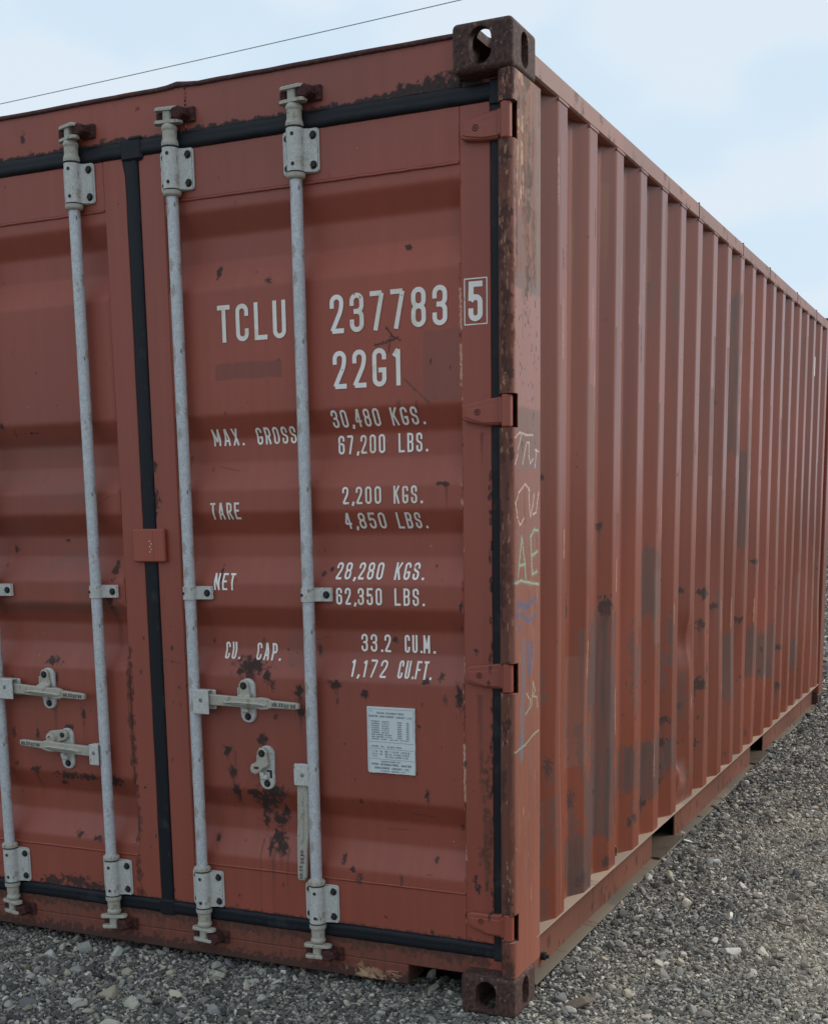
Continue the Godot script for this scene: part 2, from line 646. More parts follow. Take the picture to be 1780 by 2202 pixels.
func front_canvas() -> Canvas:
	var c := painted(1024, 1090, Vector2(-2.45, 0), Vector2(2.46, 2.62), 0.035)
	# repainted panels and an old decal
	c.patch(Vector2(-0.279, 1.688), Vector2(-0.172, 1.872), Color(0.48, 0.30, 0.255), 0.5, 0.004)
	c.patch(Vector2(-0.937, 1.778), Vector2(-0.714, 1.824), Color(0.47, 0.27, 0.235), 0.7, 0.004)
	c.patch(Vector2(-0.74, 0.95), Vector2(-0.655, 1.06), Color(0.50, 0.31, 0.27), 0.6, 0.003)
	c.patch(Vector2(-1.78, 1.575), Vector2(-1.42, 1.64), Color(0.47, 0.285, 0.225), 0.45, 0.01)
	c.patch(Vector2(-1.80, 1.095), Vector2(-1.32, 1.135), Color(0.42, 0.29, 0.235), 0.55, 0.008)
	# large dark rust
	for s in [[-0.859, 0.952, 0.052, 0.026], [-0.803, 0.926, 0.013, 0.022], [-0.895, 0.935, 0.016, 0.012], [-0.692, 0.882, 0.016, 0.022], [-0.691, 0.823, 0.017, 0.018], [-0.823, 0.733, 0.020, 0.016],
			[-0.948, 0.692, 0.014, 0.018], [-0.932, 0.628, 0.015, 0.017], [-0.922, 0.564, 0.014, 0.030], [-0.862, 0.565, 0.026, 0.022], [-0.790, 0.574, 0.045, 0.026], [-0.820, 0.545, 0.040, 0.030],
			[-0.835, 0.517, 0.018, 0.024], [-0.765, 0.512, 0.014, 0.022], [-0.790, 0.483, 0.026, 0.024], [-0.839, 0.479, 0.012, 0.020], [-0.795, 0.429, 0.030, 0.022], [-0.775, 0.402, 0.020, 0.026], [-0.815, 0.400, 0.008, 0.024],
			[-0.572, 0.910, 0.022, 0.015], [-0.477, 0.887, 0.013, 0.013], [-0.285, 0.604, 0.008, 0.018], [-0.183, 0.893, 0.012, 0.036], [-1.009, 0.408, 0.009, 0.014], [-0.862, 0.938, 0.02, 0.03]]:
		c.spot(Vector2(s[0], s[1]), Vector2(s[2], s[3]) * 1.2, RUST_RED, 0.4, 1.0)
		c.spot(Vector2(s[0], s[1]), Vector2(s[2], s[3]) * 0.92, RUST, 0.95, 0.75, 0.85, 1.0)
		c.drip(Vector2(s[0] + 0.2 * s[2], s[1] - 0.5 * s[3]), s[3] * 2.6, s[2] * 0.45, RUST_RED, 0.5)
	for s in [[-0.330, 2.092, 0.012, 0.010], [-0.750, 2.042, 0.012, 0.011], [-0.924, 2.078, 0.009, 0.018], [-1.583, 2.517, 0.008, 0.018], [-0.223, 1.472, 0.022, 0.007], [-0.606, 1.226, 0.010, 0.008], [-0.582, 1.239, 0.006, 0.009],
			[-0.288, 0.930, 0.012, 0.010], [-0.175, 1.140, 0.006, 0.014], [-1.746, 1.297, 0.009, 0.011], [-1.538, 1.325, 0.008, 0.006], [-1.344, 1.235, 0.012, 0.030], [-1.357, 1.136, 0.010, 0.030], [-1.601, 0.941, 0.030, 0.014],
			[-1.590, 0.885, 0.010, 0.028], [-1.490, 0.780, 0.009, 0.022], [-1.680, 0.701, 0.010, 0.014], [-1.546, 0.730, 0.020, 0.008], [-1.564, 0.569, 0.050, 0.014], [-1.486, 0.570, 0.040, 0.012], [-1.390, 0.561, 0.040, 0.018],
			[-1.696, 0.581, 0.022, 0.012], [-1.593, 0.540, 0.014, 0.008], [-1.188, 1.640, 0.004, 0.020], [-1.163, 1.545, 0.012, 0.018], [-1.165, 1.445, 0.016, 0.030], [-1.170, 1.400, 0.008, 0.02], [-1.634, 1.657, 0.02, 0.003],
			[-1.757, 1.682, 0.02, 0.009], [-1.537, 0.376, 0.020, 0.009], [-1.453, 0.368, 0.022, 0.010], [-0.137, 0.366, 0.007, 0.022], [-0.128, 0.352, 0.007, 0.015], [-0.272, 0.205, 0.007, 0.013], [-1.655, 0.205, 0.055, 0.018],
			[-1.555, 0.215, 0.060, 0.022], [-1.470, 0.203, 0.050, 0.020], [-1.171, 0.231, 0.020, 0.006], [-0.530, 0.363, 0.012, 0.007], [-0.95, 1.22, 0.005, 0.03]]:
		c.spot(Vector2(s[0], s[1]), Vector2(s[2], s[3]), RUST, 0.85, 1.0)
	# grime along the seal under the header and on the sill
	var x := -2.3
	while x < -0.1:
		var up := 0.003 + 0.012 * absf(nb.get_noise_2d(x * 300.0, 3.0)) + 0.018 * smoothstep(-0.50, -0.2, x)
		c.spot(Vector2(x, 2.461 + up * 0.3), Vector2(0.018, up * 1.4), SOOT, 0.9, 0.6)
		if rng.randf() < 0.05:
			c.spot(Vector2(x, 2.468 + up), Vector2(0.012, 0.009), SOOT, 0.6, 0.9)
		c.spot(Vector2(x, 0.143), Vector2(0.02, 0.010 + 0.02 * rng.randf()), RUST, 0.65, 1.0)
		c.spot(Vector2(x + 0.01, 0.192), Vector2(0.014, 0.008), RUST, 0.55, 1.0)
		c.spot(Vector2(x, 0.042), Vector2(0.03, 0.014 + 0.022 * rng.randf()), RUST, 0.9, 0.9)
		if rng.randf() < 0.3:
			c.drip(Vector2(x, 0.145), rng.randf_range(0.04, 0.10), rng.randf_range(0.006, 0.018), Color(0.42, 0.27, 0.15), 0.75)
		if rng.randf() < 0.2:
			c.drip(Vector2(x, 0.150), rng.randf_range(0.05, 0.10), rng.randf_range(0.003, 0.009), Color(0.58, 0.40, 0.24), 0.5)
		c.spot(Vector2(x, 2.588), Vector2(0.03, 0.006 + 0.006 * rng.randf()), Color(0.26, 0.17, 0.15), 0.6, 0.9)
		x += 0.024
	c.patch(Vector2(-2.4, 0.0), Vector2(-0.1, 0.152), Color(0.365, 0.220, 0.165), 0.62, 0.01, 0.75)
	c.spot(Vector2(-0.47, 0.050), Vector2(0.055, 0.016), Color(0.70, 0.56, 0.42), 0.8, 1.6, 0.7, 0.7)
	c.spot(Vector2(-0.505, 0.062), Vector2(0.016, 0.030), Color(0.70, 0.56, 0.42), 0.6, 1.4, 0.7, 0.8)
	for k in 14:
		var q := Vector2(rng.randf_range(-0.52, -0.40), rng.randf_range(0.036, 0.07))
		c.line([q, q + Vector2(rng.randf_range(0.01, 0.04), rng.randf_range(-0.02, 0.0))], 0.003, Color(0.78, 0.66, 0.50), 0.8, 0.8)
	# runs
	for s in [[-0.215, 1.462, 0.075, 0.006], [-0.857, 0.93, 0.16, 0.022], [-0.82, 0.72, 0.20, 0.010], [-0.93, 0.62, 0.12, 0.006], [-0.80, 0.40, 0.24, 0.012], [-0.845, 0.42, 0.25, 0.005], [-0.69, 0.86, 0.16, 0.012], [-0.75, 0.40, 0.18, 0.006],
			[-0.92, 0.69, 0.14, 0.006], [-1.30, 0.95, 0.60, 0.018], [-1.60, 0.80, 0.14, 0.010], [-1.49, 0.76, 0.09, 0.006], [-1.35, 1.12, 0.20, 0.016], [-0.30, 1.69, 0.05, 0.005], [-0.12, 0.90, 0.35, 0.010], [-0.11, 1.60, 0.10, 0.006], [-1.70, 0.57, 0.10, 0.012], [-0.10, 0.55, 0.28, 0.018]]:
		c.drip(Vector2(s[0], s[1]), s[2], s[3], RUST_RED, 0.55)
	# worn strip beside the seam and along the hinge side
	for k in 60:
		var yy := rng.randf_range(0.2, 1.0)
		c.spot(Vector2(-1.297 + rng.randf_range(-0.012, 0.010), yy), Vector2(0.010, 0.02) * rng.randf_range(0.4, 1.2), RUST_RED, 0.7, 1.0)
	for k in 46:
		c.spot(Vector2(-0.168 + rng.randf_range(-0.004, 0.003), rng.randf_range(0.25, 2.0)), Vector2(0.002, 0.006), Color(0.80, 0.66, 0.58) if k % 2 else RUST, 0.7, 1.2)
		c.spot(Vector2(-0.087 + rng.randf_range(-0.004, 0.004), rng.randf_range(0.25, 1.5)), Vector2(0.004, 0.012), RUST, 0.7, 1.2)
	for s in [[0.60, 0.76], [0.955, 1.0], [0.43, 0.47], [1.74, 1.83], [1.87, 1.97]]:
		c.line([Vector2(-0.1675, s[0]), Vector2(-0.1690, s[1])], 0.0055, Color(0.84, 0.72, 0.64), 0.9, 1.6)
	for k in 40:
		c.spot(Vector2(-0.105 + rng.randfn(0.0, 0.008), rng.randf_range(0.36, 0.72)), Vector2(0.008, 0.022) * rng.randf_range(0.3, 1.0), Color(0.38, 0.22, 0.14), 0.6, 1.3)
	# star-shaped knock, scratch, pale chips, scuffs
	c.line([Vector2(-0.385, 1.888), Vector2(-0.366, 1.862), Vector2(-0.346, 1.853)], 0.006, RUST, 0.7, 1.3)
	c.line([Vector2(-0.420, 1.843), Vector2(-0.385, 1.850), Vector2(-0.352, 1.860)], 0.007, RUST, 0.7, 1.4)
	c.line([Vector2(-0.374, 1.862), Vector2(-0.379, 1.825)], 0.006, RUST_RED, 0.7, 1.3)
	c.line([Vector2(-0.335, 1.750), Vector2(-0.305, 1.722), Vector2(-0.262, 1.685)], 0.0045, Color(0.36, 0.25, 0.21), 0.7, 1.3)
	for k in 26:
		c.spot(Vector2(rng.randf_range(-2.0, -0.1), rng.randf_range(0.2, 2.4)), Vector2(0.002, 0.002), Color(0.82, 0.72, 0.66), 0.8, 0.5)
	for k in 22:
		var p := Vector2(rng.randf_range(-1.8, -0.2), rng.randf_range(0.2, 0.55) if k < 12 else rng.randf_range(0.95, 1.6))
		c.line([p, p + Vector2(rng.randf_range(-0.06, 0.09), rng.randf_range(-0.02, 0.03))], 0.002, Color(0.62, 0.41, 0.36) if k % 3 else RUST, 0.5, 0.8)
	for k in 16:   # rubbed haze on the left leaf
		c.spot(Vector2(rng.randf_range(-1.75, -1.42), rng.randf_range(0.98, 1.60)), Vector2(0.05, 0.02) * rng.randf_range(0.6, 1.5), Color(0.50, 0.315, 0.275), 0.35, 1.3, 0.6, 0.5)
	specks(c, 150, Vector2(-2.3, 0.2), Vector2(-0.1, 1.1), 0.002, 0.010, RUST, 0.8)
	specks(c, 70, Vector2(-2.3, 1.1), Vector2(-0.1, 2.56), 0.002, 0.007, RUST_RED, 0.8)
	return c


func side_canvas() -> Canvas:   # x of the sheet runs back along the side: distance from the door end
	var c := painted(1536, 656, Vector2(0, 0), Vector2(6.1, 2.62), 0.06, Color(0.515, 0.268, 0.192), 0.33)
	for s in [[2.766, 1.633, 2.94, 2.33], [1.30, 1.0, 1.56, 1.26], [2.80, 0.489, 3.02, 0.826], [3.32, 0.542, 3.58, 0.79], [3.62, 0.50, 3.86, 0.74], [3.90, 0.458, 4.19, 0.75], [4.733, 0.395, 5.00, 0.60], [3.05, 1.2, 3.22, 1.65]]:
		c.patch(Vector2(s[0], s[1]), Vector2(s[2], s[3]), GREY, 0.70, 0.022)
	for s in [[0.66, 0.17, 0.80, 0.56], [0.80, 0.30, 0.995, 1.06], [0.695, 0.77, 0.80, 1.06], [0.56, 0.165, 0.70, 0.36], [1.05, 0.40, 1.25, 0.57], [1.33, 0.31, 1.58, 0.545], [1.646, 0.36, 1.87, 0.50]]:
		c.patch(Vector2(s[0], s[1]), Vector2(s[2], s[3]), GREY * Color(0.95, 0.93, 0.96), 0.80, 0.022)
	c.patch(Vector2(0.48, 0.60), Vector2(0.69, 0.95), Color(0.50, 0.325, 0.27), 0.55, 0.006)
	for s in [[0.307, 1.490, 0.018, 0.020], [0.554, 1.102, 0.030, 0.040], [0.880, 1.340, 0.020, 0.014], [0.917, 1.081, 0.035, 0.036], [1.355, 1.345, 0.035, 0.060], [1.367, 0.978, 0.035, 0.026], [1.366, 0.908, 0.045, 0.026], [1.679, 1.121, 0.035, 0.020],
			[1.988, 1.065, 0.035, 0.014], [2.333, 1.035, 0.05, 0.026], [2.574, 0.959, 0.04, 0.016], [2.309, 0.904, 0.03, 0.024], [1.927, 0.686, 0.035, 0.03], [2.316, 0.644, 0.05, 0.032], [3.472, 1.118, 0.05, 0.016], [3.136, 0.852, 0.06, 0.016],
			[4.256, 0.604, 0.07, 0.02], [0.290, 0.899, 0.020, 0.035], [4.266, 0.381, 0.07, 0.03], [0.534, 0.257, 0.028, 0.022], [0.642, 0.237, 0.03, 0.022], [1.434, 0.302, 0.030, 0.022], [1.240, 0.299, 0.025, 0.018], [1.709, 0.342, 0.03, 0.020],
			[0.269, 0.641, 0.016, 0.024], [0.270, 0.345, 0.014, 0.020], [1.224, 0.301, 0.028, 0.018], [1.732, 0.573, 0.035, 0.020], [1.724, 0.488, 0.035, 0.020], [1.967, 0.439, 0.04, 0.030], [2.260, 0.388, 0.05, 0.030], [2.502, 0.363, 0.04, 0.028],
			[2.206, 0.484, 0.03, 0.02], [3.075, 0.310, 0.05, 0.016], [3.059, 0.429, 0.05, 0.03], [1.985, 0.594, 0.04, 0.016], [1.080, 0.674, 0.03, 0.02], [1.367, 0.616, 0.03, 0.02]]:
		c.spot(Vector2(s[0], s[1]), Vector2(s[2], s[3]), RUST, 0.9, 0.9, 0.85, 0.8)
		if rng.randf() < 0.6:
			c.drip(Vector2(s[0], s[1]), rng.randf_range(0.08, 0.2), s[2] * 0.7, RUST_RED, 0.6)
	# pale scratches on the outer flats, darker rubbed flats
	for k in 20:
		var z := 0.374 + k * PITCH
		for j in 5:
			var p := Vector2(z + rng.randf_range(0.0, 0.076), rng.randf_range(0.3, 2.3))
			c.line([p, p + Vector2(rng.randf_range(-0.004, 0.004), rng.randf_range(0.02, 0.16))], 0.007, Color(0.78, 0.63, 0.57) if j < 3 else RUST, 0.7, 1.1)
		if k % 3 == 1:
			var y0 := rng.randf_range(0.3, 1.8)
			c.patch(Vector2(z - 0.005, y0), Vector2(z + 0.08, y0 + rng.randf_range(0.2, 0.5)), Color(0.46, 0.34, 0.30), 0.6, 0.012)
	for k in 120:
		var p := Vector2(rng.randf_range(0.2, 5.8), rng.randf_range(0.3, 2.48))
		c.drip(p, rng.randf_range(0.15, 0.6), rng.randf_range(0.008, 0.03), [Color(0.42, 0.27, 0.21), Color(0.36, 0.27, 0.245), Color(0.48, 0.30, 0.19)][k % 3], 0.5)
	for k in 40:
		var p := Vector2(rng.randf_range(0.3, 2.2), rng.randf_range(0.2, 0.9))
		c.spot(p, Vector2(0.03, 0.10) * rng.randf_range(0.4, 1.2), Color(0.36, 0.255, 0.225), 0.5, 1.3, 0.7, 0.35)
	c.line([Vector2(0.385, 0.2), Vector2(0.383, 2.4)], 0.007, Color(0.40, 0.24, 0.21), 0.8, 0.3)
	c.line([Vector2(0.412, 0.2), Vector2(0.410, 2.4)], 0.005, Color(0.66, 0.47, 0.42), 0.6, 0.5)
	specks(c, 150, Vector2(0.2, 0.2), Vector2(5.8, 1.0), 0.004, 0.020, RUST, 0.85)
	specks(c, 60, Vector2(0.2, 1.0), Vector2(5.8, 2.4), 0.003, 0.010, RUST, 0.7)
	return c


func post_canvas() -> Canvas:   # round the post from the seal to its rear edge: bulge up to 0.112, side face from 0.13 to 0.32
	var c := painted(256, 1440, Vector2(0, 0), Vector2(0.36, 2.62), 0.07, Color(0.56, 0.330, 0.258))
	# side face: brown weathering at the top, repainted fields below
	c.patch(Vector2(0.125, 1.95), Vector2(0.40, 2.60), Color(0.47, 0.335, 0.275), 0.85, 0.02, 0.75)
	c.patch(Vector2(0.125, 1.66), Vector2(0.40, 1.958), Color(0.60, 0.44, 0.415), 0.9, 0.006)
	c.patch(Vector2(0.125, 1.955), Vector2(0.40, 1.998), Color(0.45, 0.37, 0.36), 0.85, 0.006)
	c.patch(Vector2(0.135, 1.50), Vector2(0.40, 1.66), Color(0.475, 0.375, 0.35), 0.9, 0.005)
	c.patch(Vector2(0.135, 1.28), Vector2(0.40, 1.50), Color(0.53, 0.36, 0.32), 0.7, 0.02)
	for k in 90:
		var p := Vector2(rng.randf_range(0.125, 0.33), rng.randf_range(1.98, 2.56))
		var tone: Color = [Color(0.57, 0.40, 0.31), Color(0.30, 0.21, 0.185), Color(0.50, 0.40, 0.37), Color(0.47, 0.255, 0.19)][k % 4]
		c.spot(p, Vector2(rng.randf_range(0.005, 0.018), rng.randf_range(0.03, 0.11)), tone, rng.randf_range(0.4, 0.8), 1.4, 0.8, 0.35)
	for k in 14:
		c.spot(Vector2(rng.randf_range(0.14, 0.20), rng.randf_range(2.15, 2.5)), Vector2(0.006, 0.022) * rng.randf_range(0.5, 1.4), Color(0.74, 0.60, 0.47), 0.8, 1.5, 0.8, 0.6)
	for k in 40:
		var p := Vector2(rng.randf_range(0.13, 0.33), rng.randf_range(0.2, 1.5))
		c.spot(p, Vector2(0.008, 0.05) * rng.randf_range(0.4, 1.5), Color(0.47, 0.27, 0.20) if k % 2 else Color(0.52, 0.34, 0.27), 0.45, 1.3, 0.7, 0.5)
	c.patch(Vector2(0.285, 1.95), Vector2(0.40, 2.6), Color(0.50, 0.425, 0.40), 0.6, 0.015)
	for k in 70:
		c.spot(Vector2(rng.randf_range(0.13, 0.32), rng.randf_range(1.55, 1.95)), Vector2(0.002, 0.005) * rng.randf_range(0.6, 1.6), Color(0.30, 0.20, 0.18), 0.8, 0.8)
	# bulge beside the seal: bare rust with pale flecks
	c.patch(Vector2(-0.02, 0.0), Vector2(0.108, 2.62), Color(0.36, 0.205, 0.165), 0.85, 0.012, 0.75)
	for k in 130:
		var p := Vector2(rng.randf_range(0.02, 0.112), 0.1 + 2.4 * (1.0 - pow(rng.randf(), 1.6)))
		c.spot(p, Vector2(0.012, 0.05) * rng.randf_range(0.5, 1.6), Color(0.27, 0.16, 0.13) if k % 3 else Color(0.44, 0.25, 0.18), 0.7, 1.4, 0.8, 0.5)
	for k in 170:
		var p := Vector2(clampf(rng.randfn(0.092, 0.013), 0.03, 0.135), 0.2 + 2.3 * (1.0 - pow(rng.randf(), 1.8)))
		c.spot(p, Vector2(0.0020, 0.009) * rng.randf_range(0.3, 1.4), Color(0.68, 0.52, 0.40), 0.75, 1.4)
	# chalk marks: distance back from the corner, height
	var chalk := Color(0.80, 0.71, 0.65)
	for t in [[[0.010, 1.583], [0.050, 1.597], [0.100, 1.592], [0.150, 1.594]], [[0.060, 1.590], [0.035, 1.550], [0.010, 1.516]], [[0.072, 1.518], [0.100, 1.572], [0.120, 1.574], [0.118, 1.540], [0.130, 1.520], [0.150, 1.532]], [[0.179, 1.558], [0.165, 1.508]], [[0.166, 1.556], [0.196, 1.552]],
			[[0.125, 1.448], [0.091, 1.466], [0.040, 1.442], [0.012, 1.416], [0.025, 1.380], [0.051, 1.358], [0.080, 1.376]], [[0.117, 1.457], [0.124, 1.400], [0.131, 1.379], [0.150, 1.410], [0.160, 1.440]], [[0.150, 1.385], [0.175, 1.390], [0.196, 1.444]]]:
		var pts := []
		for q in t:
			pts.append(Vector2(0.113 + q[0], q[1]))
		c.line(pts, 0.0055, chalk, 0.85, 1.2)
	var green := Color(0.44, 0.58, 0.48)
	for t in [[[0.064, 1.326], [0.045, 1.26], [0.030, 1.209]], [[0.064, 1.326], [0.085, 1.26], [0.097, 1.206]], [[0.045, 1.252], [0.090, 1.256]], [[0.131, 1.329], [0.138, 1.28], [0.144, 1.226], [0.185, 1.232]], [[0.131, 1.325], [0.160, 1.345], [0.192, 1.341]], [[0.140, 1.275], [0.185, 1.285]], [[0.008, 1.208], [0.060, 1.212], [0.120, 1.204], [0.196, 1.196]]]:
		var pts := []
		for q in t:
			pts.append(Vector2(0.113 + q[0], q[1]))
		c.line(pts, 0.012, green, 0.75, 1.5)
		c.line(pts, 0.0045, chalk, 0.6, 1.4)
	var blue := Color(0.33, 0.34, 0.46)
	for t in [[[0.030, 1.160], [0.020, 1.120], [0.043, 1.085]], [[0.040, 1.150], [0.100, 1.140], [0.165, 1.159]], [[0.060, 1.125], [0.110, 1.100], [0.160, 1.115]], [[0.130, 1.040], [0.151, 1.004], [0.120, 0.965]], [[0.110, 1.035], [0.115, 0.960]]]:
		var pts := []
		for q in t:
			pts.append(Vector2(0.113 + q[0], q[1]))
		c.line(pts, 0.018, blue, 0.75, 1.4)
	c.line([Vector2(0.190, 1.044), Vector2(0.190, 0.95), Vector2(0.182, 0.852), Vector2(0.176, 0.77)], 0.032, Color(0.43, 0.38, 0.40), 0.75, 0.7)
	c.line([Vector2(0.178, 0.79), Vector2(0.172, 0.735)], 0.028, Color(0.38, 0.41, 0.47), 0.75, 0.8)
	for t in [[[0.096, 0.905], [0.131, 0.882], [0.125, 0.862], [0.092, 0.848]], [[0.140, 0.865], [0.151, 0.931], [0.168, 0.905], [0.150, 0.890], [0.180, 0.885], [0.187, 0.854]], [[0.002, 0.756], [0.090, 0.765], [0.150, 0.782], [0.197, 0.788]]]:
		var pts := []
		for q in t:
			pts.append(Vector2(0.113 + q[0], q[1]))
		c.line(pts, 0.0055, Color(0.56, 0.65, 0.56), 0.8, 0.9)
	for k in 18:
		var p := Vector2(rng.randf_range(0.15, 0.30), rng.randf_range(0.15, 1.2))
		c.line([p, p + Vector2(rng.randf_range(-0.004, 0.004), rng.randf_range(0.01, 0.06))], 0.002, Color(0.78, 0.60, 0.52), 0.7, 0.8)
	return c


func rust_canvas(dark: Color, mid: Color, fleck: Color, flecks: int) -> Canvas:
	var c := Canvas.new(384, 384, Vector2.ZERO, Vector2(0.6, 0.6), nb)
	for y in 384:
		for x in 384:
			var k := 0.5 + 0.9 * nb.get_noise_2d(x * 1.2, y * 1.2) + 0.3 * nb.get_noise_2d(x * 6.0, y * 6.0)
			c.set_at(y * 384 + x, dark.lerp(mid, clampf(k, 0, 1)), 0.80)
	for i in flecks:
		var p := Vector2(rng.randf_range(0, 0.6), rng.randf_range(0, 0.6))
		c.spot(p, Vector2(0.0030, 0.0036) * rng.randf_range(0.2, 1.5), fleck if i % 2 else Color(0.44, 0.24, 0.20), 0.7, 1.8, 0.8, 1.6)
	return c


func zinc_canvas() -> Canvas:
	var c := Canvas.new(384, 384, Vector2.ZERO, Vector2(0.4, 0.4), nb)
	for y in 384:
		for x in 384:
			var k := nc.get_noise_2d(x * 3.2, y * 2.2) * 0.5 + 0.6 * nb.get_noise_2d(x * 3.0, y * 3.0) + 0.25 * nb.get_noise_2d(x * 9.0, y * 9.0)
			var v := 0.765 + 0.125 * k
			var blue := 0.004 + 0.03 * clampf(-k, 0, 1)
			c.set_at(y * 384 + x, Color(v - blue, v, v + blue), 0.52 - 0.1 * k)
	for i in 14:
		c.spot(Vector2(rng.randf_range(0, 0.4), rng.randf_range(0, 0.4)), Vector2(0.008, 0.02) * rng.randf_range(0.3, 1.3), Color(0.58, 0.53, 0.46), 0.5, 1.3, 0.7, 0.6)
	for i in 26:
		var p := Vector2(rng.randf_range(0, 0.4), rng.randf_range(0, 0.4))
		c.spot(p, Vector2(0.0015, 0.006) * rng.randf_range(0.5, 1.6), Color(0.30, 0.29, 0.29), 0.8, 0.9)
	return c


func make_materials() -> void:
	var fc := front_canvas()
	M.front = canvas_mat(fc, 0.55)
	M.side = canvas_mat(side_canvas(), 0.5)
	M.post = canvas_mat(post_canvas(), 0.5)
	var plain := painted(384, 384, Vector2.ZERO, Vector2(1.0, 1.0), 0.04, Color(0.585, 0.320, 0.250))
	specks(plain, 60, Vector2.ZERO, Vector2.ONE, 0.003, 0.012, RUST, 0.8)
	M.paint = tri_mat(plain, 1.0, 0.5)
	var rail := painted(384, 384, Vector2.ZERO, Vector2(1.0, 1.0), 0.05, Color(0.545, 0.355, 0.295))
	specks(rail, 160, Vector2.ZERO, Vector2.ONE, 0.004, 0.02, SOOT, 0.6)
	for k in 40:
		rail.drip(Vector2(rng.randf(), rng.randf()), rng.randf_range(0.05, 0.3), rng.randf_range(0.004, 0.012), RUST_RED, 0.6)
	M.rail = tri_mat(rail, 1.0, 0.6)
	M.casting = tri_mat(rust_canvas(Color(0.225, 0.165, 0.150), Color(0.360, 0.265, 0.235), Color(0.58, 0.46, 0.42), 900), 2.3, 0.4)
	M.keeper = tri_mat(rust_canvas(Color(0.20, 0.12, 0.115), Color(0.36, 0.20, 0.18), Color(0.42, 0.26, 0.23), 60), 2.5, 0.4)
	var z := zinc_canvas()
	M.zinc = tri_mat(z, 2.5, 0.5)
	M.zinc.metallic = 0.15
	M.hardware = tri_mat(z, 3.1, 0.5, Color(1.0, 0.985, 0.945))
	M.cast = tri_mat(z, 4.3, 0.4, Color(0.91, 0.875, 0.80))
	M.pin = tri_mat(z, 5.0, 0.4, Color(0.68, 0.65, 0.60))
	M.bolt = flat_mat(srgb(0.022, 0.018, 0.016), 0.7)
	M.groove = flat_mat(srgb(0.02, 0.018, 0.017), 0.8)
	var rubber := painted(256, 256, Vector2.ZERO, Vector2(0.7, 0.7), 0.05, Color(0.118, 0.130, 0.150))
	for k in 40:
		rubber.spot(Vector2(rng.randf_range(0, 0.7), rng.randf_range(0, 0.7)), Vector2(0.05, 0.02) * rng.randf_range(0.3, 1.2), Color(0.24, 0.25, 0.25), 0.45, 1.4, 0.9, 0.6)
	specks(rubber, 50, Vector2.ZERO, Vector2(0.7, 0.7), 0.002, 0.008, Color(0.30, 0.22, 0.20), 0.7)
	M.rubber = tri_mat(rubber, 1.4, 0.35)
	var white := painted(256, 256, Vector2.ZERO, Vector2(0.5, 0.5), 0.02, Color(0.965, 0.95, 0.925))
	for k in 26:
		white.spot(Vector2(rng.randf_range(0, 0.5), rng.randf_range(0, 0.5)), Vector2(0.02, 0.03) * rng.randf_range(0.3, 1.2), Color(0.87, 0.83, 0.74), 0.6, 1.3, 0.6, 0.5)
	specks(white, 60, Vector2.ZERO, Vector2(0.5, 0.5), 0.001, 0.004, Color(0.56, 0.31, 0.25), 0.9)
	M.white = tri_mat(white, 2.0, 0.4)
	M.plate = flat_mat(srgb(0.66, 0.70, 0.70), 0.4)
	M.ink = flat_mat(srgb(0.10, 0.12, 0.14), 0.6)
	M.dark = flat_mat(srgb(0.02, 0.017, 0.016), 0.9)
	var dust := painted(384, 384, Vector2.ZERO, Vector2(1.0, 1.0), 0.02, Color(0.60, 0.535, 0.47))
	for k in 60:
		dust.spot(Vector2(rng.randf(), rng.randf()), Vector2(0.05, 0.012) * rng.randf_range(0.3, 1.4), Color(0.53, 0.38, 0.33), 0.5, 1.4)
	M.dust = tri_mat(dust, 1.0, 0.2)
	M.web = tri_mat(rail, 1.0, 0.3, Color(0.86, 0.84, 0.82))
	M.strap = tri_mat(dust, 1.0, 0.2, Color(0.56, 0.57, 0.57))
	M.grit = tri_mat(dust, 1.0, 0.2, Color(0.70, 0.71, 0.71))
	M.cable = flat_mat(srgb(0.38, 0.40, 0.42), 0.6)
	M.wood = flat_mat(srgb(0.16, 0.12, 0.09), 0.9)
	M.brass = flat_mat(srgb(0.16, 0.09, 0.04), 0.5, 0.3)


# ------------------------------------------------------------------ the container
func rounded_rect(c: Vector2, half: Vector2, r: float, seg := 5) -> PackedVector2Array:
	var p := PackedVector2Array()
	for k in 4:
		var s := Vector2(1 if k == 0 or k == 3 else -1, 1 if k < 2 else -1)
		for i in seg + 1:
			p.append(c + s * (half - Vector2(r, r)) + Vector2.from_angle((k + float(i) / seg) * PI / 2) * r)
	return p


func rounded_box(half: Vector3, r: float, n := 4) -> ArrayMesh:
	var st := SurfaceTool.new()
	st.begin(Mesh.PRIMITIVE_TRIANGLES)
	st.set_smooth_group(-1)
	for ax in 3:
		var u := (ax + 1) % 3
		var w := (ax + 2) % 3
		var gu := ticks(half[u], r, n)
		var gw := ticks(half[w], r, n)
		for s in [-1.0, 1.0]:
			for i in gu.size() - 1:
				for j in gw.size() - 1:
					var q := []
					for k in [[i, j], [i + 1, j], [i + 1, j + 1], [i, j + 1]]:
						var p := Vector3.ZERO
						p[ax] = half[ax] * s
						p[u] = gu[k[0]]
						p[w] = gw[k[1]]
						var core := p.clamp(-(half - Vector3.ONE * r), half - Vector3.ONE * r)
						q.append((core + (p - core).normalized() * r).snapped(Vector3.ONE * 1e-6))
					for k in ([0, 2, 1, 0, 3, 2] if s > 0.0 else [0, 1, 2, 0, 2, 3]):
						st.add_vertex(q[k])
	st.generate_normals()
	return st.commit()


func ticks(h: float, r: float, n: int) -> Array:
	var t := []
	for i in n + 1:
		t.append(-h + r - r * tan((1.0 - float(i) / n) * PI / 4) )
	for i in n + 1:
		t.append(h - r + r * tan(float(i) / n * PI / 4))
	return t


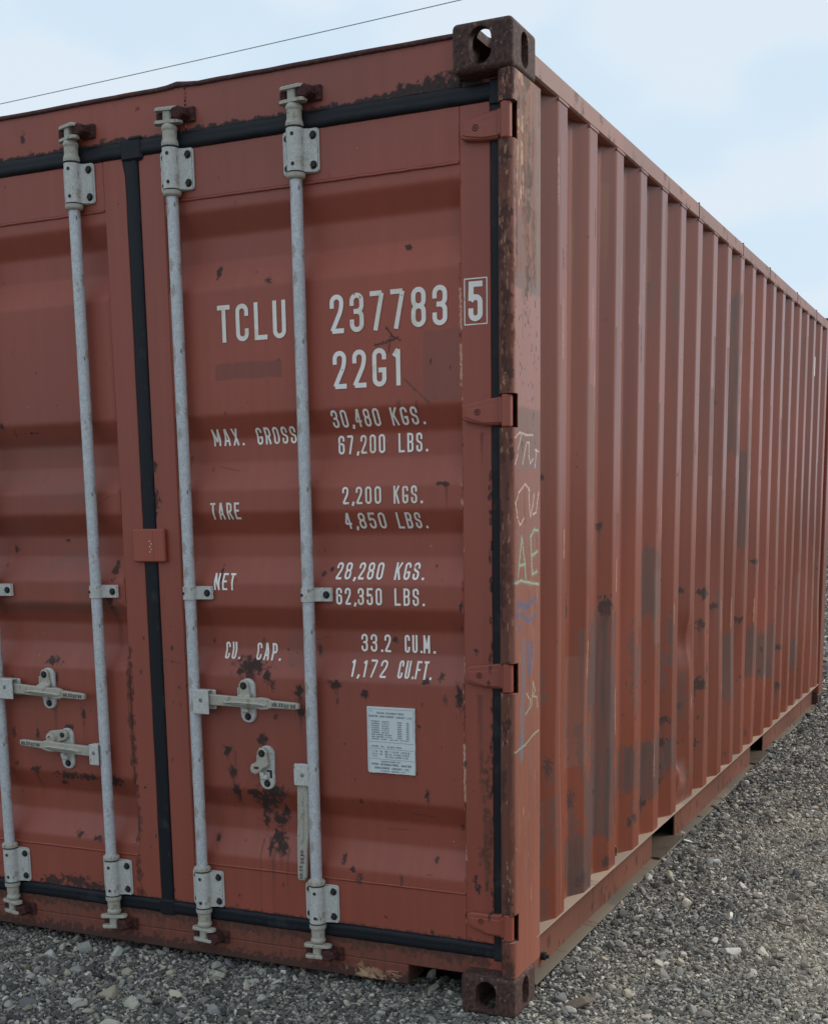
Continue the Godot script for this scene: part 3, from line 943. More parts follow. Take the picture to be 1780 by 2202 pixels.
func stadium_mesh(half: Vector2, depth: float) -> ArrayMesh:
	var b := MB.new()
	b.plate(rounded_rect(Vector2.ZERO, half, minf(half.x, half.y) * 0.98, 8), -depth, depth, 0.0)
	return b.mesh()


func casting(parent: Node, mid: Vector3, out: Vector3, worn := false) -> void:
	var c := CSGCombiner3D.new()
	c.name = "corner_casting"
	if parent.has_node("corner_casting"):
		var k := 1
		while parent.has_node("corner_casting_%03d" % k):
			k += 1
		c.name = "corner_casting_%03d" % k
	c.material_override = M.casting
	c.position = mid
	parent.add_child(c, true)
	var half := Vector3(0.081, 0.059, 0.089)
	var body := CSGMesh3D.new()
	body.name = "body"
	body.mesh = rounded_box(half, 0.014, 4)
	c.add_child(body)
	var hollow := CSGMesh3D.new()
	hollow.name = "hollow"
	hollow.mesh = rounded_box(half - Vector3(0.027, 0.024, 0.027), 0.008, 2)
	hollow.operation = CSGShape3D.OPERATION_SUBTRACTION
	c.add_child(hollow)
	for k in 3:
		var hole := CSGMesh3D.new()
		hole.name = "hole_%d" % k
		hole.operation = CSGShape3D.OPERATION_SUBTRACTION
		if k == 0:      # end face
			hole.mesh = stadium_mesh(Vector2(0.0300, 0.0435), 0.04)
			hole.position = Vector3(-0.004 * out.x, 0, half.z * out.z)
		elif k == 1:    # side face
			hole.mesh = stadium_mesh(Vector2(0.0255, 0.0420), 0.04)
			hole.rotation.y = PI / 2
			hole.position = Vector3(half.x * out.x, 0, 0)
		else:           # top or bottom
			hole.mesh = stadium_mesh(Vector2(0.062, 0.0318), 0.04)
			hole.rotation = Vector3(PI / 2, PI / 2, 0)
			hole.position = Vector3(0, half.y * out.y, 0)
		c.add_child(hole)


func build_container() -> void:
	var box := thing("shipping_container", "rust red corrugated steel shipping container with white lettering and galvanised locking rods", "shipping container")
	# --- frame of the door end
	var b := MB.new()
	b.mode = 1
	b.box(Vector3(-W + 0.162, 2.458, -0.20), Vector3(-0.162, 2.585, ZF), 0.004)
	b.box(Vector3(-0.162, 2.440, -0.20), Vector3(-0.045, 2.475, ZF - 0.004), 0.002)
	b.box(Vector3(-W + 0.045, 2.440, -0.20), Vector3(-W + 0.162, 2.475, ZF - 0.004), 0.002)
	var header := part("header", b, M.front, box)
	b = MB.new()
	b.mode = 1
	var run := []
	for i in 40:   # weld beside the middle of the header
		run.append(Vector3(-1.000 + 0.0015 * sin(i * 1.7), 2.467 + i * 0.0029, ZF))
	b.tube(run, 0.0034, 6)
	part("weld_bead", b, M.front, header)
	b = MB.new()
	var g := []
	for i in 60:   # thin battered lip of the roof sheet
		var x := lerpf(-W + 0.162, -0.163, i / 59.0)
		var dy := 0.002 * na.get_noise_2d(x * 300.0, 5.0) + (0.008 * smoothstep(0.06, 0.0, absf(x + 1.02)))
		g.append([Vector3(x, 2.588 + dy, -0.20), Vector3(x, 2.589 + dy, ZF + 0.004), Vector3(x, 2.578 + dy * 0.6, ZF + 0.006), Vector3(x, 2.577 + dy * 0.6, ZF - 0.002)])
	b.sheet(g, Vector3(0, 1, 1))
	part("roof_lip", b, M.keeper, header)

	b = MB.new()
	b.mode = 1
	b.box(Vector3(-W + 0.02, 0.094, -0.17), Vector3(-0.02, 0.153, ZF), 0.003)
	b.box(Vector3(-W + 0.36, 0.034, -0.17), Vector3(-0.352, 0.0938, ZF), 0.003)
	part("sill", b, M.front, box)

	casting(box, Vector3(-0.081, H - 0.059, -0.089), Vector3(1, 1, 1))
	casting(box, Vector3(-0.081, 0.059, -0.089), Vector3(1, -1, 1))
	casting(box, Vector3(-W + 0.081, H - 0.059, -0.089), Vector3(-1, 1, 1))
	casting(box, Vector3(-W + 0.081, 0.059, -0.089), Vector3(-1, -1, 1))
	casting(box, Vector3(-0.081, H - 0.059, -L + 0.089), Vector3(1, 1, -1))
	casting(box, Vector3(-0.081, 0.059, -L + 0.089), Vector3(1, -1, -1))
	casting(box, Vector3(-W + 0.081, H - 0.059, -L + 0.089), Vector3(-1, 1, -1))
	casting(box, Vector3(-W + 0.081, 0.059, -L + 0.089), Vector3(-1, -1, -1))

	# --- corner posts
	post(box, false)
	post(box, true)
	for s in [0.0, 1.0]:
		b = MB.new()
		b.mode = 2
		var x0 := -W if s else -0.155
		b.box(Vector3(x0, 0.119, -L + 0.002), Vector3(x0 + 0.155, H - 0.119, -5.888), 0.006)
		part("rear_post", b, M.side if not s else M.paint, box)

	# --- rails
	for s in 2:
		b = MB.new()
		b.box(Vector3(-0.066, 2.496, -L + 0.178), Vector3(-0.006, 2.554, -0.178), 0.005)
		if s == 0:
			for i in 19:   # ends of the panel flats folded under the rail
				var z := -0.374 - i * PITCH
				b.box(Vector3(-0.05, 2.489, z - 0.082), Vector3(-0.004, 2.4965, z + 0.006), 0.001)
		var top := part("top_side_rail", b, M.rail, box)
		for zz in [-2.06, -2.94, -3.62, -4.48, -5.22]:
			b = MB.new()
			b.box(Vector3(-0.067, 2.495, zz - 0.003), Vector3(-0.0045, 2.5555, zz + 0.003), 0.001)
			part("weld_bead", b, M.keeper, top)
		b = MB.new()
		g = []
		for i in 120:
			var z := lerpf(-0.180, -L + 0.178, i / 119.0)
			var w := 0.0012 * nb.get_noise_2d(z * 400.0, 2.0)
			g.append([Vector3(-0.10, 0.1865, z), Vector3(0.0 + w, 0.1862 + w, z), Vector3(0.001 + w, 0.1845 + w, z), Vector3(-0.001 + w, 0.1815, z), Vector3(-0.10, 0.1812, z)])
		b.sheet(g, Vector3(1, 1, 0))
		var web := part("bottom_side_rail", b, M.dust, box, "bottom rail with a dusty ledge on which the side panel stands")
		for seg in [[-0.178, -1.622], [-1.985, -3.636], [-4.008, -5.366], [-5.374, -L + 0.178]]:
			b = MB.new()
			b.box(Vector3(-0.046, 0.0445, seg[1]), Vector3(-0.040, 0.1815, seg[0]), 0.0)
			part("rail_web", b, M.web, web)
		b = MB.new()
		g = []
		for i in 120:
			var z := lerpf(-0.180, -L + 0.178, i / 119.0)
			var w := 0.004 * nb.get_noise_2d(z * 100.0, 9.0)
			g.append([Vector3(-0.12, 0.046, z), Vector3(-0.040, 0.0475 + 0.3 * w, z), Vector3(-0.002 + w, 0.043 + w, z), Vector3(-0.002 + w, 0.037 + w, z), Vector3(-0.12, 0.039, z)])
		b.sheet(g, Vector3(1, 1, 0))
		part("bottom_flange", b, M.grit, web, "dusty bottom edge of the rail")
		# fork pockets
		for zz in [[-1.622, -1.985], [-3.636, -4.008]]:
			b = MB.new()
			b.box(Vector3(-0.60, 0.0478, zz[1]), Vector3(-0.006, 0.0535, zz[0]), 0.0)
			part("fork_pocket", b, M.strap, web)
		if s == 0:
			# a lashing ring on the ledge and a bolt end low on the rail
			b = MB.new()
			var pts := []
			for i in 15:
				var a := -0.6 + i * 0.27
				pts.append(Vector3(-0.020, 0.218 + 0.024 * sin(a), -1.034 - 0.022 * cos(a)))
			b.tube(pts, 0.0045, 7)
			part("lashing_ring", b, M.brass, web)
			b = MB.new()
			b.rod(Vector3(-0.04, 0.074, -0.337), Vector3(-0.026, 0.074, -0.337), 0.013, 6)
			b.rod(Vector3(-0.026, 0.074, -0.337), Vector3(-0.016, 0.073, -0.337), 0.006, 10)
			part("rail_bolt", b, M.bolt, web)
		else:
			for o in [top, web]:
				o.rotation.y = PI
				o.position = Vector3(-W, 0, -L)

	# --- side sheets, end, roof, floor
	b = MB.new()
	b.mode = 2
	g = []
	var cols := 1180
	for i in cols + 1:
		var z := lerpf(-0.17, -L + 0.10, float(i) / cols)
		var line := []
		for j in 49:
			var y := lerpf(0.186, 2.499, j / 48.0)
			var x := side_x(z, y)
			var zz := z + 0.020 * dent_noise.get_noise_2d(z * 25.0 + 300.0, y * 60.0) * (1.0 - smoothstep(0.6, 2.2, y))
			# a knock at the foot of the seventh rib, a smaller one above, a bent last rib
			var kx := smoothstep(0.30, 0.0, absf(y - 0.25)) * smoothstep(0.12, 0.0, absf(z + 2.085))
			# a fold runs down from the slope to the foot of the rib, the sheet below it pushed flat
			var fold := (0.350 - 0.66 * (-z - 1.93)) - y
			var in_fold := smoothstep(-0.012, 0.012, fold) * smoothstep(1.88, 1.93, -z) * smoothstep(2.17, 2.14, -z)
			x = lerpf(x, -0.006 - 0.16 * fold, in_fold)
			zz -= 0.030 * kx
			x -= 0.020 * smoothstep(0.12, 0.0, absf(y - 0.86)) * smoothstep(0.10, 0.0, absf(z + 2.03))
			zz -= 0.045 * smoothstep(0.45, 0.0, absf(y - 0.28)) * smoothstep(0.10, 0.0, absf(z + 5.74))
			x = minf(x, -0.002)
			line.append(Vector3(x, y, zz))
		g.append(line)
	b.sheet(g, Vector3(1, 0, 0))
	var side := part("side_panel", b, M.side, box)
	b = MB.new()
	b.box(Vector3(-0.032, 2.165, -5.245), Vector3(-0.008, 2.285, -5.19), 0.004)
	part("vent", b, M.white, side, "small white vent cover")
	b = MB.new()
	g = []
	for i in 481:
		var z := lerpf(-0.17, -L + 0.10, i / 480.0)
		var line := []
		for y in [0.186, 0.9, 1.7, 2.499]:
			line.append(Vector3(-W - side_raw(z) + 0.007, y, z))
		g.append(line)
	b.sheet(g, Vector3(-1, 0, 0))
	part("side_panel", b, M.paint, box)
	b = MB.new()
	g = []
	for i in 161:
		var x := lerpf(-W + 0.15, -0.15, i / 160.0)
		var u := fposmod(x, 0.25) / 0.25
		var dz := 0.045 * clampf(absf(u - 0.5) * 5.0 - 0.75, 0.0, 1.0)
		g.append([Vector3(x, 0.05, -L + 0.03 + dz), Vector3(x, 1.3, -L + 0.03 + dz), Vector3(x, 2.57, -L + 0.03 + dz)])
	b.sheet(g, Vector3(0, 0, -1))
	part("end_wall", b, M.paint, box)
	b = MB.new()
	g = []
	for i in 241:
		var z := lerpf(-0.12, -L + 0.04, i / 240.0)
		var u := fposmod(z, 0.209) / 0.209
		var dy := 0.02 * clampf(absf(u - 0.5) * 5.0 - 0.75, 0.0, 1.0)
		g.append([Vector3(-W + 0.05, 2.550 + dy * 0.0, z), Vector3(-W * 0.5, 2.556 + dy, z), Vector3(-0.05, 2.550 + dy * 0.0, z)])
	b.sheet(g, Vector3(0, 1, 0))
	part("roof_panel", b, M.paint, box)
	b = MB.new()
	b.box(Vector3(-W + 0.05, 0.187, -L + 0.06), Vector3(-0.05, 0.215, -0.13), 0.0)
	for i in 18:
		var z := -0.35 - i * 0.32
		if (z < -1.55 and z > -2.05) or (z < -3.55 and z > -4.1):
			continue
		b.box(Vector3(-W + 0.05, 0.06, z - 0.02), Vector3(-0.05, 0.1865, z + 0.02), 0.0)
	part("floor_deck", b, M.dark, box)

	door(box, true)
	door(box, false)


func post(parent: Node, mirrored: bool) -> void:
	# outline of the section from the seal round to the rear edge, front part with the bulge, hinge gaps left out of it
	var full := [Vector2(-0.047, -0.085), Vector2(-0.047, -0.028)]
	for i in 7:
		var a := PI - i * PI / 12.0
		full.append(Vector2(-0.0255, -0.028) + Vector2(cos(a) * 0.0215, sin(a) * 0.0215))
	full.append(Vector2(-0.016, -0.004))
	for i in 6:
		var a := PI / 2 - i * PI / 10.0
		full.append(Vector2(-0.014, -0.018) + Vector2(cos(a), sin(a)) * 0.014)
	var back := [Vector2(0.0, -0.036), Vector2(0.0, -0.100), Vector2(0.0, -0.208), Vector2(-0.012, -0.208)]
	var gaps := [0.119, 0.222, 0.302, 0.915, 0.996, 1.608, 1.694, 2.309, 2.399, 2.472]
	var b := MB.new()
	var sx := -1.0 if mirrored else 1.0
	for seg in 5:
		var y0: float = gaps[seg * 2]
		var y1: float = gaps[seg * 2 + 1]
		strip_up(b, full + [back[0]], y0, y1, 0.0, sx)
		var poly := PackedVector2Array(full + [Vector2(0.0, -0.036), Vector2(-0.047, -0.085)])
		for y in [y0, y1]:
			var idx := Geometry2D.triangulate_polygon(poly)
			for i in range(0, idx.size(), 3):
				var t := []
				for k in 3:
					var q: Vector2 = poly[idx[i + k]]
					t.append(Vector3(q.x if not mirrored else -W - q.x, y, q.y))
				b.tri(t[0], t[1], t[2], Vector3(0, 1 if y == y1 else -1, 0))
	strip_up(b, back, 0.119, 2.472, 0.149, sx)
	strip_up(b, [Vector2(-0.047, -0.085), Vector2(-0.045, -0.095), Vector2(-0.006, -0.095), Vector2(-0.0045, -0.0362), Vector2(-0.0003, -0.0361)], 0.119, 2.472, 0.0, sx)
	strip_up(b, [Vector2(-0.012, -0.208), Vector2(-0.07, -0.195)], 0.119, 2.472, 0.33, sx)
	part("corner_post", b, M.post, parent, "" if mirrored else "worn corner post with chalk marks on its side")


# a vertical strip along a section, its texture wound round the section
func strip_up(b: MB, sec: Array, y0: float, y1: float, u0: float, sx: float) -> void:
	var u := u0
	var at := []
	var nn := []
	for i in sec.size():
		at.append(u)
		if i < sec.size() - 1:
			u += sec[i].distance_to(sec[i + 1])
		var d: Vector2 = (sec[mini(i + 1, sec.size() - 1)] - sec[maxi(i - 1, 0)]).normalized()
		nn.append(Vector2(-d.y, d.x))
	for i in sec.size() - 1:
		var rows := maxi(1, int((y1 - y0) / 0.3))
		for k in rows:
			var ya := lerpf(y0, y1, float(k) / rows)
			var yb := lerpf(y0, y1, float(k + 1) / rows)
			var p := []
			var q := []
			var t := []
			for e in [[i, ya], [i + 1, ya], [i + 1, yb], [i, yb]]:
				var s: Vector2 = sec[e[0]]
				var m: Vector2 = nn[e[0]]
				p.append(Vector3(s.x if sx > 0.0 else -W - s.x, e[1], s.y))
				q.append(Vector3(m.x * sx, 0, m.y))
				t.append(Vector2(at[e[0]] / 0.36, 1.0 - e[1] / 2.62))
			var g: Vector3 = (p[2] - p[0]).cross(p[3] - p[1])
			for j in ([0, 2, 1, 0, 3, 2] if g.dot(q[0] + q[1] + q[2] + q[3]) > 0.0 else [0, 1, 2, 0, 2, 3]):
				b.v.append(p[j])
				b.n.append(q[j].normalized())
				b.uv.append(t[j])


func door(box: Node, right: bool) -> void:
	# edges of the leaf from the middle seam outwards
	var x0 := -1.170 if right else -2.358    # left edge of the leaf
	var x1 := -0.0805 if right else -1.215   # right edge
	var s0 := -1.083 if right else -2.272    # the corrugated sheet between the stiles
	var s1 := -0.168 if right else -1.297
	var b := MB.new()
	b.mode = 1
	var g := []
	for i in 41:
		var x := lerpf(s0 - 0.004, s1 + 0.004, i / 40.0)
		var line := []
		for j in 380:
			var y := lerpf(0.30, 2.31, j / 379.0)
			line.append(Vector3(x, y, door_surface(x, y)))
		g.append(line)
	b.sheet(g, Vector3(0, 0, 1))
	var leaf := part("door", b, M.front, box, "right door leaf with the white lettering" if right else "left door leaf, cut off by the edge of the picture")
	b = MB.new()
	b.mode = 1
	b.box(Vector3(x0, 0.191, -0.112), Vector3(s0, 2.419, ZF), 0.004)
	b.box(Vector3(s1, 0.191, -0.112), Vector3(x1, 2.419, ZF), 0.004)
	b.box(Vector3(s0 - 0.002, 2.2822, -0.110), Vector3(s1 + 0.002, 2.4185, ZF - 0.0012), 0.003)
	b.box(Vector3(s0 - 0.002, 0.1915, -0.110), Vector3(s1 + 0.002, 0.3278, ZF - 0.0012), 0.003)
	part("door_frame", b, M.front, leaf)
	for y in [2.2805, 0.3295]:
		b = MB.new()
		b.mode = 1
		var pts := []
		for i in 60:
			pts.append(Vector3(lerpf(s0 + 0.001, s1 - 0.001, i / 59.0), y + 0.0012 * nb.get_noise_2d(i * 9.0, y * 100.0), ZF - 0.0015))
		b.tube(pts, 0.0038, 6)
		part("weld_bead", b, M.front, leaf)
	for x in [s0 + 0.003, s1 - 0.003]:
		for k in 4:
			b = MB.new()
			b.mode = 1
			var pts := []
			var ya: float = [0.57, 1.12, 1.40, 1.68][k]
			var yb: float = [0.93, 1.21, 1.475, 2.035][k]
			for i in 24:
				pts.append(Vector3(x + 0.0008 * nb.get_noise_2d(i * 15.0, x * 90.0), lerpf(ya, yb, i / 23.0), ZF - 0.004))
			b.tube(pts, 0.0034, 6)
			part("weld_bead", b, M.front, leaf)
	gasket(leaf, right)
	if right:
		for y in [[2.320, 2.391, 2.328, 2.374, 2.309, 2.399], [1.617, 1.689, 1.630, 1.672, 1.608, 1.694], [0.922, 0.991, 0.934, 0.978, 0.915, 0.996], [0.222, 0.288, 0.241, 0.282, 0.222, 0.302]]:
			hinge(leaf, y)
		b = MB.new()
		b.plate(rounded_rect(Vector2(-1.1885, 1.3085), Vector2(0.0585, 0.0495), 0.006, 3), -0.056, -0.043, 0.004)
		b.box(Vector3(-1.172, 1.266, -0.0435), Vector3(-1.170, 1.350, -0.0422), 0.0005)
		part("cover_plate", b, M.front, leaf)
		b = MB.new()
		for k in 5:
			b = MB.new()
			b.box(Vector3(-1.184 + 0.006 * (k % 2), 1.288 + k * 0.008, -0.0432), Vector3(-1.181 + 0.006 * (k % 2), 1.291 + k * 0.008, -0.0415), 0.0004)
			part("paint_chip", b, M.white, leaf)
		lettering(leaf)
		data_plate(leaf)
	for i in 4:
		if (i < 2) == right:
			continue
		rod(leaf, RODS[i], i)
	if right:
		hub(leaf, -1.041, 1.0, 0.808, 0.881, -0.975)
		handle_across(leaf, -0.985, -0.674, 0.851, 0.845, true)
		retainer(leaf, -0.865, 0.849, true)
		hub_down(leaf)
		retainer(leaf, -0.8065, 0.6495, false)
	else:
		hub(leaf, RODS[0], 1.0, 0.818, 0.884, -1.728)
		handle_across(leaf, -1.738, -1.451, 0.852, 0.837, true)
		retainer(leaf, -1.617, 0.853, true)
		hub(leaf, RODS[1], -1.0, 0.623, 0.689, -1.433)
		handle_across(leaf, -1.425, -1.725, 0.662, 0.675, false)
		retainer(leaf, -1.555, 0.660, true, true)


func gasket(leaf: Node, right: bool) -> void:
	var b := MB.new()
	var xa := -1.192 if right else -2.379
	var xb := -0.0495 if right else -1.194
	# top and bottom lips: two rounded ribs each
	for top in [true, false]:
		var g := []
		for i in 120:
			var x := lerpf(xa, xb, i / 119.0)
			var w := 0.0016 * nb.get_noise_2d(x * 350.0, 4.0 if top else 8.0) + 0.0012 * na.get_noise_2d(x * 160.0, 1.0)
			var line := []
			var prof := [[2.416, -0.074], [2.4185, -0.058], [2.425, -0.0525], [2.436, -0.0520], [2.4405, -0.0545], [2.4445, -0.0532], [2.455, -0.0542], [2.4605, -0.0575], [2.463, -0.074]]
			if not top:
				prof = [[0.149, -0.074], [0.1515, -0.0575], [0.158, -0.0535], [0.168, -0.0532], [0.1725, -0.0546], [0.177, -0.0530], [0.187, -0.0536], [0.1915, -0.058], [0.194, -0.074]]
			for q in prof:
				line.append(Vector3(x, q[0] + w, q[1] + w * 0.5))
			g.append(line)
		b = MB.new()
		b.sheet(g, Vector3(0, 0, 1))
		part("gasket", b, M.rubber, leaf)
	# upright lips
	var ups := [[-1.216, -1.169], [-0.0815, -0.0485]] if right else [[-2.380, -2.3565]]
	for u in ups:
		var g := []
		for i in 150:
			var y := lerpf(0.150, 2.462, i / 149.0)
			var w := 0.002 * nb.get_noise_2d(y * 120.0, u[0] * 100.0) + 0.0016 * na.get_noise_2d(y * 160.0, 1.0)
			var wide := 0.008 * smoothstep(2.36, 2.41, y) if u[0] < -1.0 and right else 0.0
			var xm: float = (u[0] + u[1]) * 0.5
			var hw: float = (u[1] - u[0]) * 0.5
			g.append([Vector3(u[0] - wide + w, y, -0.078), Vector3(u[0] - wide + w, y, -0.060), Vector3(xm - hw * 0.55 - wide + w, y, -0.054 - wide * 0.2), Vector3(xm, y, -0.0565), Vector3(xm + hw * 0.55 + w, y, -0.0545), Vector3(u[1] + w, y, -0.060), Vector3(u[1] + w, y, -0.078)])
		b = MB.new()
		b.sheet(g, Vector3(0, 0, 1))
		part("gasket", b, M.rubber, leaf)
	if right:   # swollen joint where the upright meets the top lip
		for q in [[-1.226, 2.405, -1.150, 2.466, -0.0498, 0.007], [-1.200, 2.458, -1.150, 2.472, -0.0512, 0.006], [-1.222, 0.146, -1.164, 0.196, -0.0512, 0.005], [-0.0825, 2.405, -0.0475, 2.466, -0.0502, 0.004], [-0.0825, 0.146, -0.0475, 0.196, -0.0508, 0.004]]:
			b = MB.new()
			b.box(Vector3(q[0], q[1], -0.067), Vector3(q[2], q[3], q[4]), q[5])
			part("gasket_joint", b, M.rubber, leaf)


func hinge(leaf: Node, y: Array) -> void:
	var b := MB.new()
	b.mode = 1
	var r0: float = y[0]
	var r1: float = y[1]
	var l0: float = y[2]
	var l1: float = y[3]
	var poly := PackedVector2Array([Vector2(-0.050, r0), Vector2(-0.050, r1), Vector2(-0.085, r1 - 0.004), Vector2(-0.146, l1 + 0.002), Vector2(-0.155, l1 - 0.004), Vector2(-0.159, l1 - 0.013), Vector2(-0.159, l0 + 0.010), Vector2(-0.155, l0 + 0.003), Vector2(-0.146, l0 - 0.001), Vector2(-0.095, r0 + 0.001)])
	b.plate(poly, -0.064, -0.041, 0.004)
	var raised := PackedVector2Array([Vector2(-0.052, r0 + 0.006), Vector2(-0.052, r1 - 0.016), Vector2(-0.148, l1 - 0.012), Vector2(-0.150, l0 + 0.010), Vector2(-0.140, l0 + 0.006), Vector2(-0.095, r0 + 0.006)])
	b.plate(raised, -0.0415, -0.038, 0.002)
	b.box(Vector3(-0.052, r0 + 0.003, -0.048), Vector3(-0.022, r1 - 0.003, -0.026), 0.004)
	b.lathe([Vector2(0.0, 0.0), Vector2(0.012, 0.0), Vector2(0.0145, 0.003), Vector2(0.0145, y[5] - y[4] - 0.007), Vector2(0.012, y[5] - y[4] - 0.004), Vector2(0.0, y[5] - y[4] - 0.004)], Vector3(-0.0235, y[4] + 0.002, -0.0195), 18)
	var o := part("hinge", b, M.front, leaf)
	b = MB.new()
	b.xf = Transform3D(Basis(Vector3.RIGHT, PI / 2), Vector3(-0.114, (l0 + l1) * 0.5 + 0.001, -0.038))
	b.lathe([Vector2(0.0060, 0.0), Vector2(0.0066, 0.0010), Vector2(0.0078, 0.0010), Vector2(0.0084, 0.0)], Vector3.ZERO, 18)
	b.lathe([Vector2(0.0034, 0.0004), Vector2(0.0018, 0.001), Vector2(0.0, 0.001)], Vector3.ZERO, 10)
	b.xf = Transform3D()
	part("hinge_mark", b, M.keeper, leaf)


func bolt(leaf: Node, at: Vector3, r := 0.0085) -> void:
	var b := MB.new()
	b.xf = Transform3D(Basis(Vector3.RIGHT, PI / 2), at)
	b.lathe([Vector2(r * 1.32, 0.0), Vector2(r * 1.32, 0.0018), Vector2(0.0, 0.0018)], Vector3.ZERO, 14)
	b.lathe([Vector2(r, 0.0018), Vector2(r, 0.0058), Vector2(r * 0.86, 0.0072), Vector2(0.0, 0.0074)], Vector3.ZERO, 6)
	part("bolt", b, M.bolt, leaf)


func rivet(leaf: Node, at: Vector3, r := 0.0050, mat: Material = null) -> void:
	var b := MB.new()
	b.xf = Transform3D(Basis(Vector3.RIGHT, PI / 2), at)
	b.lathe([Vector2(r, 0.0), Vector2(r, 0.0008), Vector2(r * 0.7, 0.0018), Vector2(0.0, 0.0022)], Vector3.ZERO, 12)
	part("rivet", b, mat if mat else M.bolt, leaf)


func rod(leaf: Node, rx: float, which: int) -> void:
	var b := MB.new()
	b.lathe([Vector2(0.0170, 0.320), Vector2(0.0170, 0.9), Vector2(0.0170, 1.6), Vector2(0.0170, 2.292)], Vector3(rx, 0, ZR), 24)
	part("locking_rod", b, M.zinc, leaf)
	# bearing brackets near both ends
	for up in [true, false]:
		var y0 := 2.3035 if up else 0.1935
		var y1 := 2.4190 if up else 0.3115
		b = MB.new()
		# base plate and the sleeve bent round the rod
		b.plate(rounded_rect(Vector2(rx + 0.006, (y0 + y1) * 0.5), Vector2(0.056, (y1 - y0) * 0.5 - 0.001), 0.010, 4), -0.0595, -0.0545, 0.0015)
		var sec := [Vector2(rx + 0.058, -0.0525), Vector2(rx + 0.040, -0.0520), Vector2(rx + 0.033, -0.0485)]
		for i in 13:
			var a := -0.35 + i * (PI + 0.5) / 12.0
			sec.append(Vector2(rx, ZR) + Vector2(cos(a), sin(a)) * 0.0238)
		sec.append(Vector2(rx - 0.0238, -0.058))
		var g := []
		for s in sec:
			g.append([Vector3(s.x, y0 + 0.003, s.y), Vector3(s.x, y1 - 0.003, s.y)])
		b.sheet(g, Vector3(0.3, 0, 1))
		var cap := []
		for s in sec:
			cap.append(s)
		for y in [y0 + 0.003, y1 - 0.003]:
			for i in cap.size() - 1:
				b.tri(Vector3(cap[i].x, y, cap[i].y), Vector3(cap[i + 1].x, y, cap[i + 1].y), Vector3(rx, y, -0.056), Vector3(0, 1 if y > (y0 + y1) * 0.5 else -1, 0))
		part("rod_bracket", b, M.hardware, leaf)
		for y in ([y0 - 0.0005, y1 + 0.0005]):
			b = MB.new()
			b.lathe([Vector2(0.0230, -0.0016), Vector2(0.0244, -0.0016), Vector2(0.0244, 0.0016), Vector2(0.0230, 0.0016)], Vector3(rx, y, ZR), 22)
			part("bracket_groove", b, M.groove, leaf)
		var ym := (y0 + y1) * 0.5
		for s in [-0.038, 0.038]:
			bolt(leaf, Vector3(rx + 0.0455, ym + s, -0.0530))
			bolt(leaf, Vector3(rx - 0.0360, ym + s, -0.0545), 0.007)
			rivet(leaf, Vector3(rx + 0.004, ym + s, ZR + 0.0232), 0.0052)
		# collar, neck and forked cam
		b = MB.new()
		var c := Vector3(rx, 0, ZR)
		if up:
			b.lathe([Vector2(0.0170, 2.286), Vector2(0.0238, 2.289), Vector2(0.0262, 2.293), Vector2(0.0262, 2.3025), Vector2(0.02, 2.3035)], c, 22)
			b.lathe([Vector2(0.0170, 2.418), Vector2(0.0238, 2.4195), Vector2(0.0246, 2.428), Vector2(0.0225, 2.436), Vector2(0.0205, 2.440), Vector2(0.0205, 2.461), Vector2(0.0228, 2.466), Vector2(0.0228, 2.4715), Vector2(0.0185, 2.479), Vector2(0.0, 2.480)], c, 22)
		else:
			b.lathe([Vector2(0.0170, 0.3295), Vector2(0.0238, 0.3270), Vector2(0.0262, 0.3230), Vector2(0.0262, 0.3140), Vector2(0.02, 0.3125)], c, 22)
			b.lathe([Vector2(0.0170, 0.1935), Vector2(0.0252, 0.1925), Vector2(0.0252, 0.1815), Vector2(0.0238, 0.1785), Vector2(0.0205, 0.1775), Vector2(0.0195, 0.150), Vector2(0.0222, 0.1445), Vector2(0.0222, 0.1395), Vector2(0.0175, 0.1325), Vector2(0.0, 0.1320)], c, 22)
		cam(b, rx, up, which)
		part("cam", b, M.cast, leaf)
		keeper(leaf, rx, up)
	# guide half way up
	b = MB.new()
	var g2 := []
	var sec2 := [Vector2(rx + 0.064, -0.0560), Vector2(rx + 0.064, -0.0495), Vector2(rx + 0.036, -0.0490), Vector2(rx + 0.030, -0.0450)]
	for i in 11:
		var a := -0.25 + i * (PI + 0.4) / 10.0
		sec2.append(Vector2(rx, ZR) + Vector2(cos(a), sin(a)) * 0.0212)
	sec2.append(Vector2(rx - 0.028, -0.0530))
	sec2.append(Vector2(rx - 0.032, -0.0560))
	for s in sec2:
		g2.append([Vector3(s.x, 1.1495, s.y), Vector3(s.x, 1.1870, s.y)])
	b.sheet(g2, Vector3(0.2, 0, 1))
	for y in [1.1495, 1.1870]:
		for i in sec2.size() - 1:
			b.tri(Vector3(sec2[i].x, y, sec2[i].y), Vector3(sec2[i + 1].x, y, sec2[i + 1].y), Vector3(rx, y, -0.057), Vector3(0, 1 if y > 1.16 else -1, 0))
	b.box(Vector3(rx - 0.034, 1.1485, -0.0620), Vector3(rx + 0.066, 1.1880, -0.0555), 0.002)
	part("rod_guide", b, M.hardware, leaf)
	bolt(leaf, Vector3(rx + 0.051, 1.168, -0.0492), 0.0080)
	rivet(leaf, Vector3(rx - 0.010, 1.168, ZR + 0.0195), 0.0045)


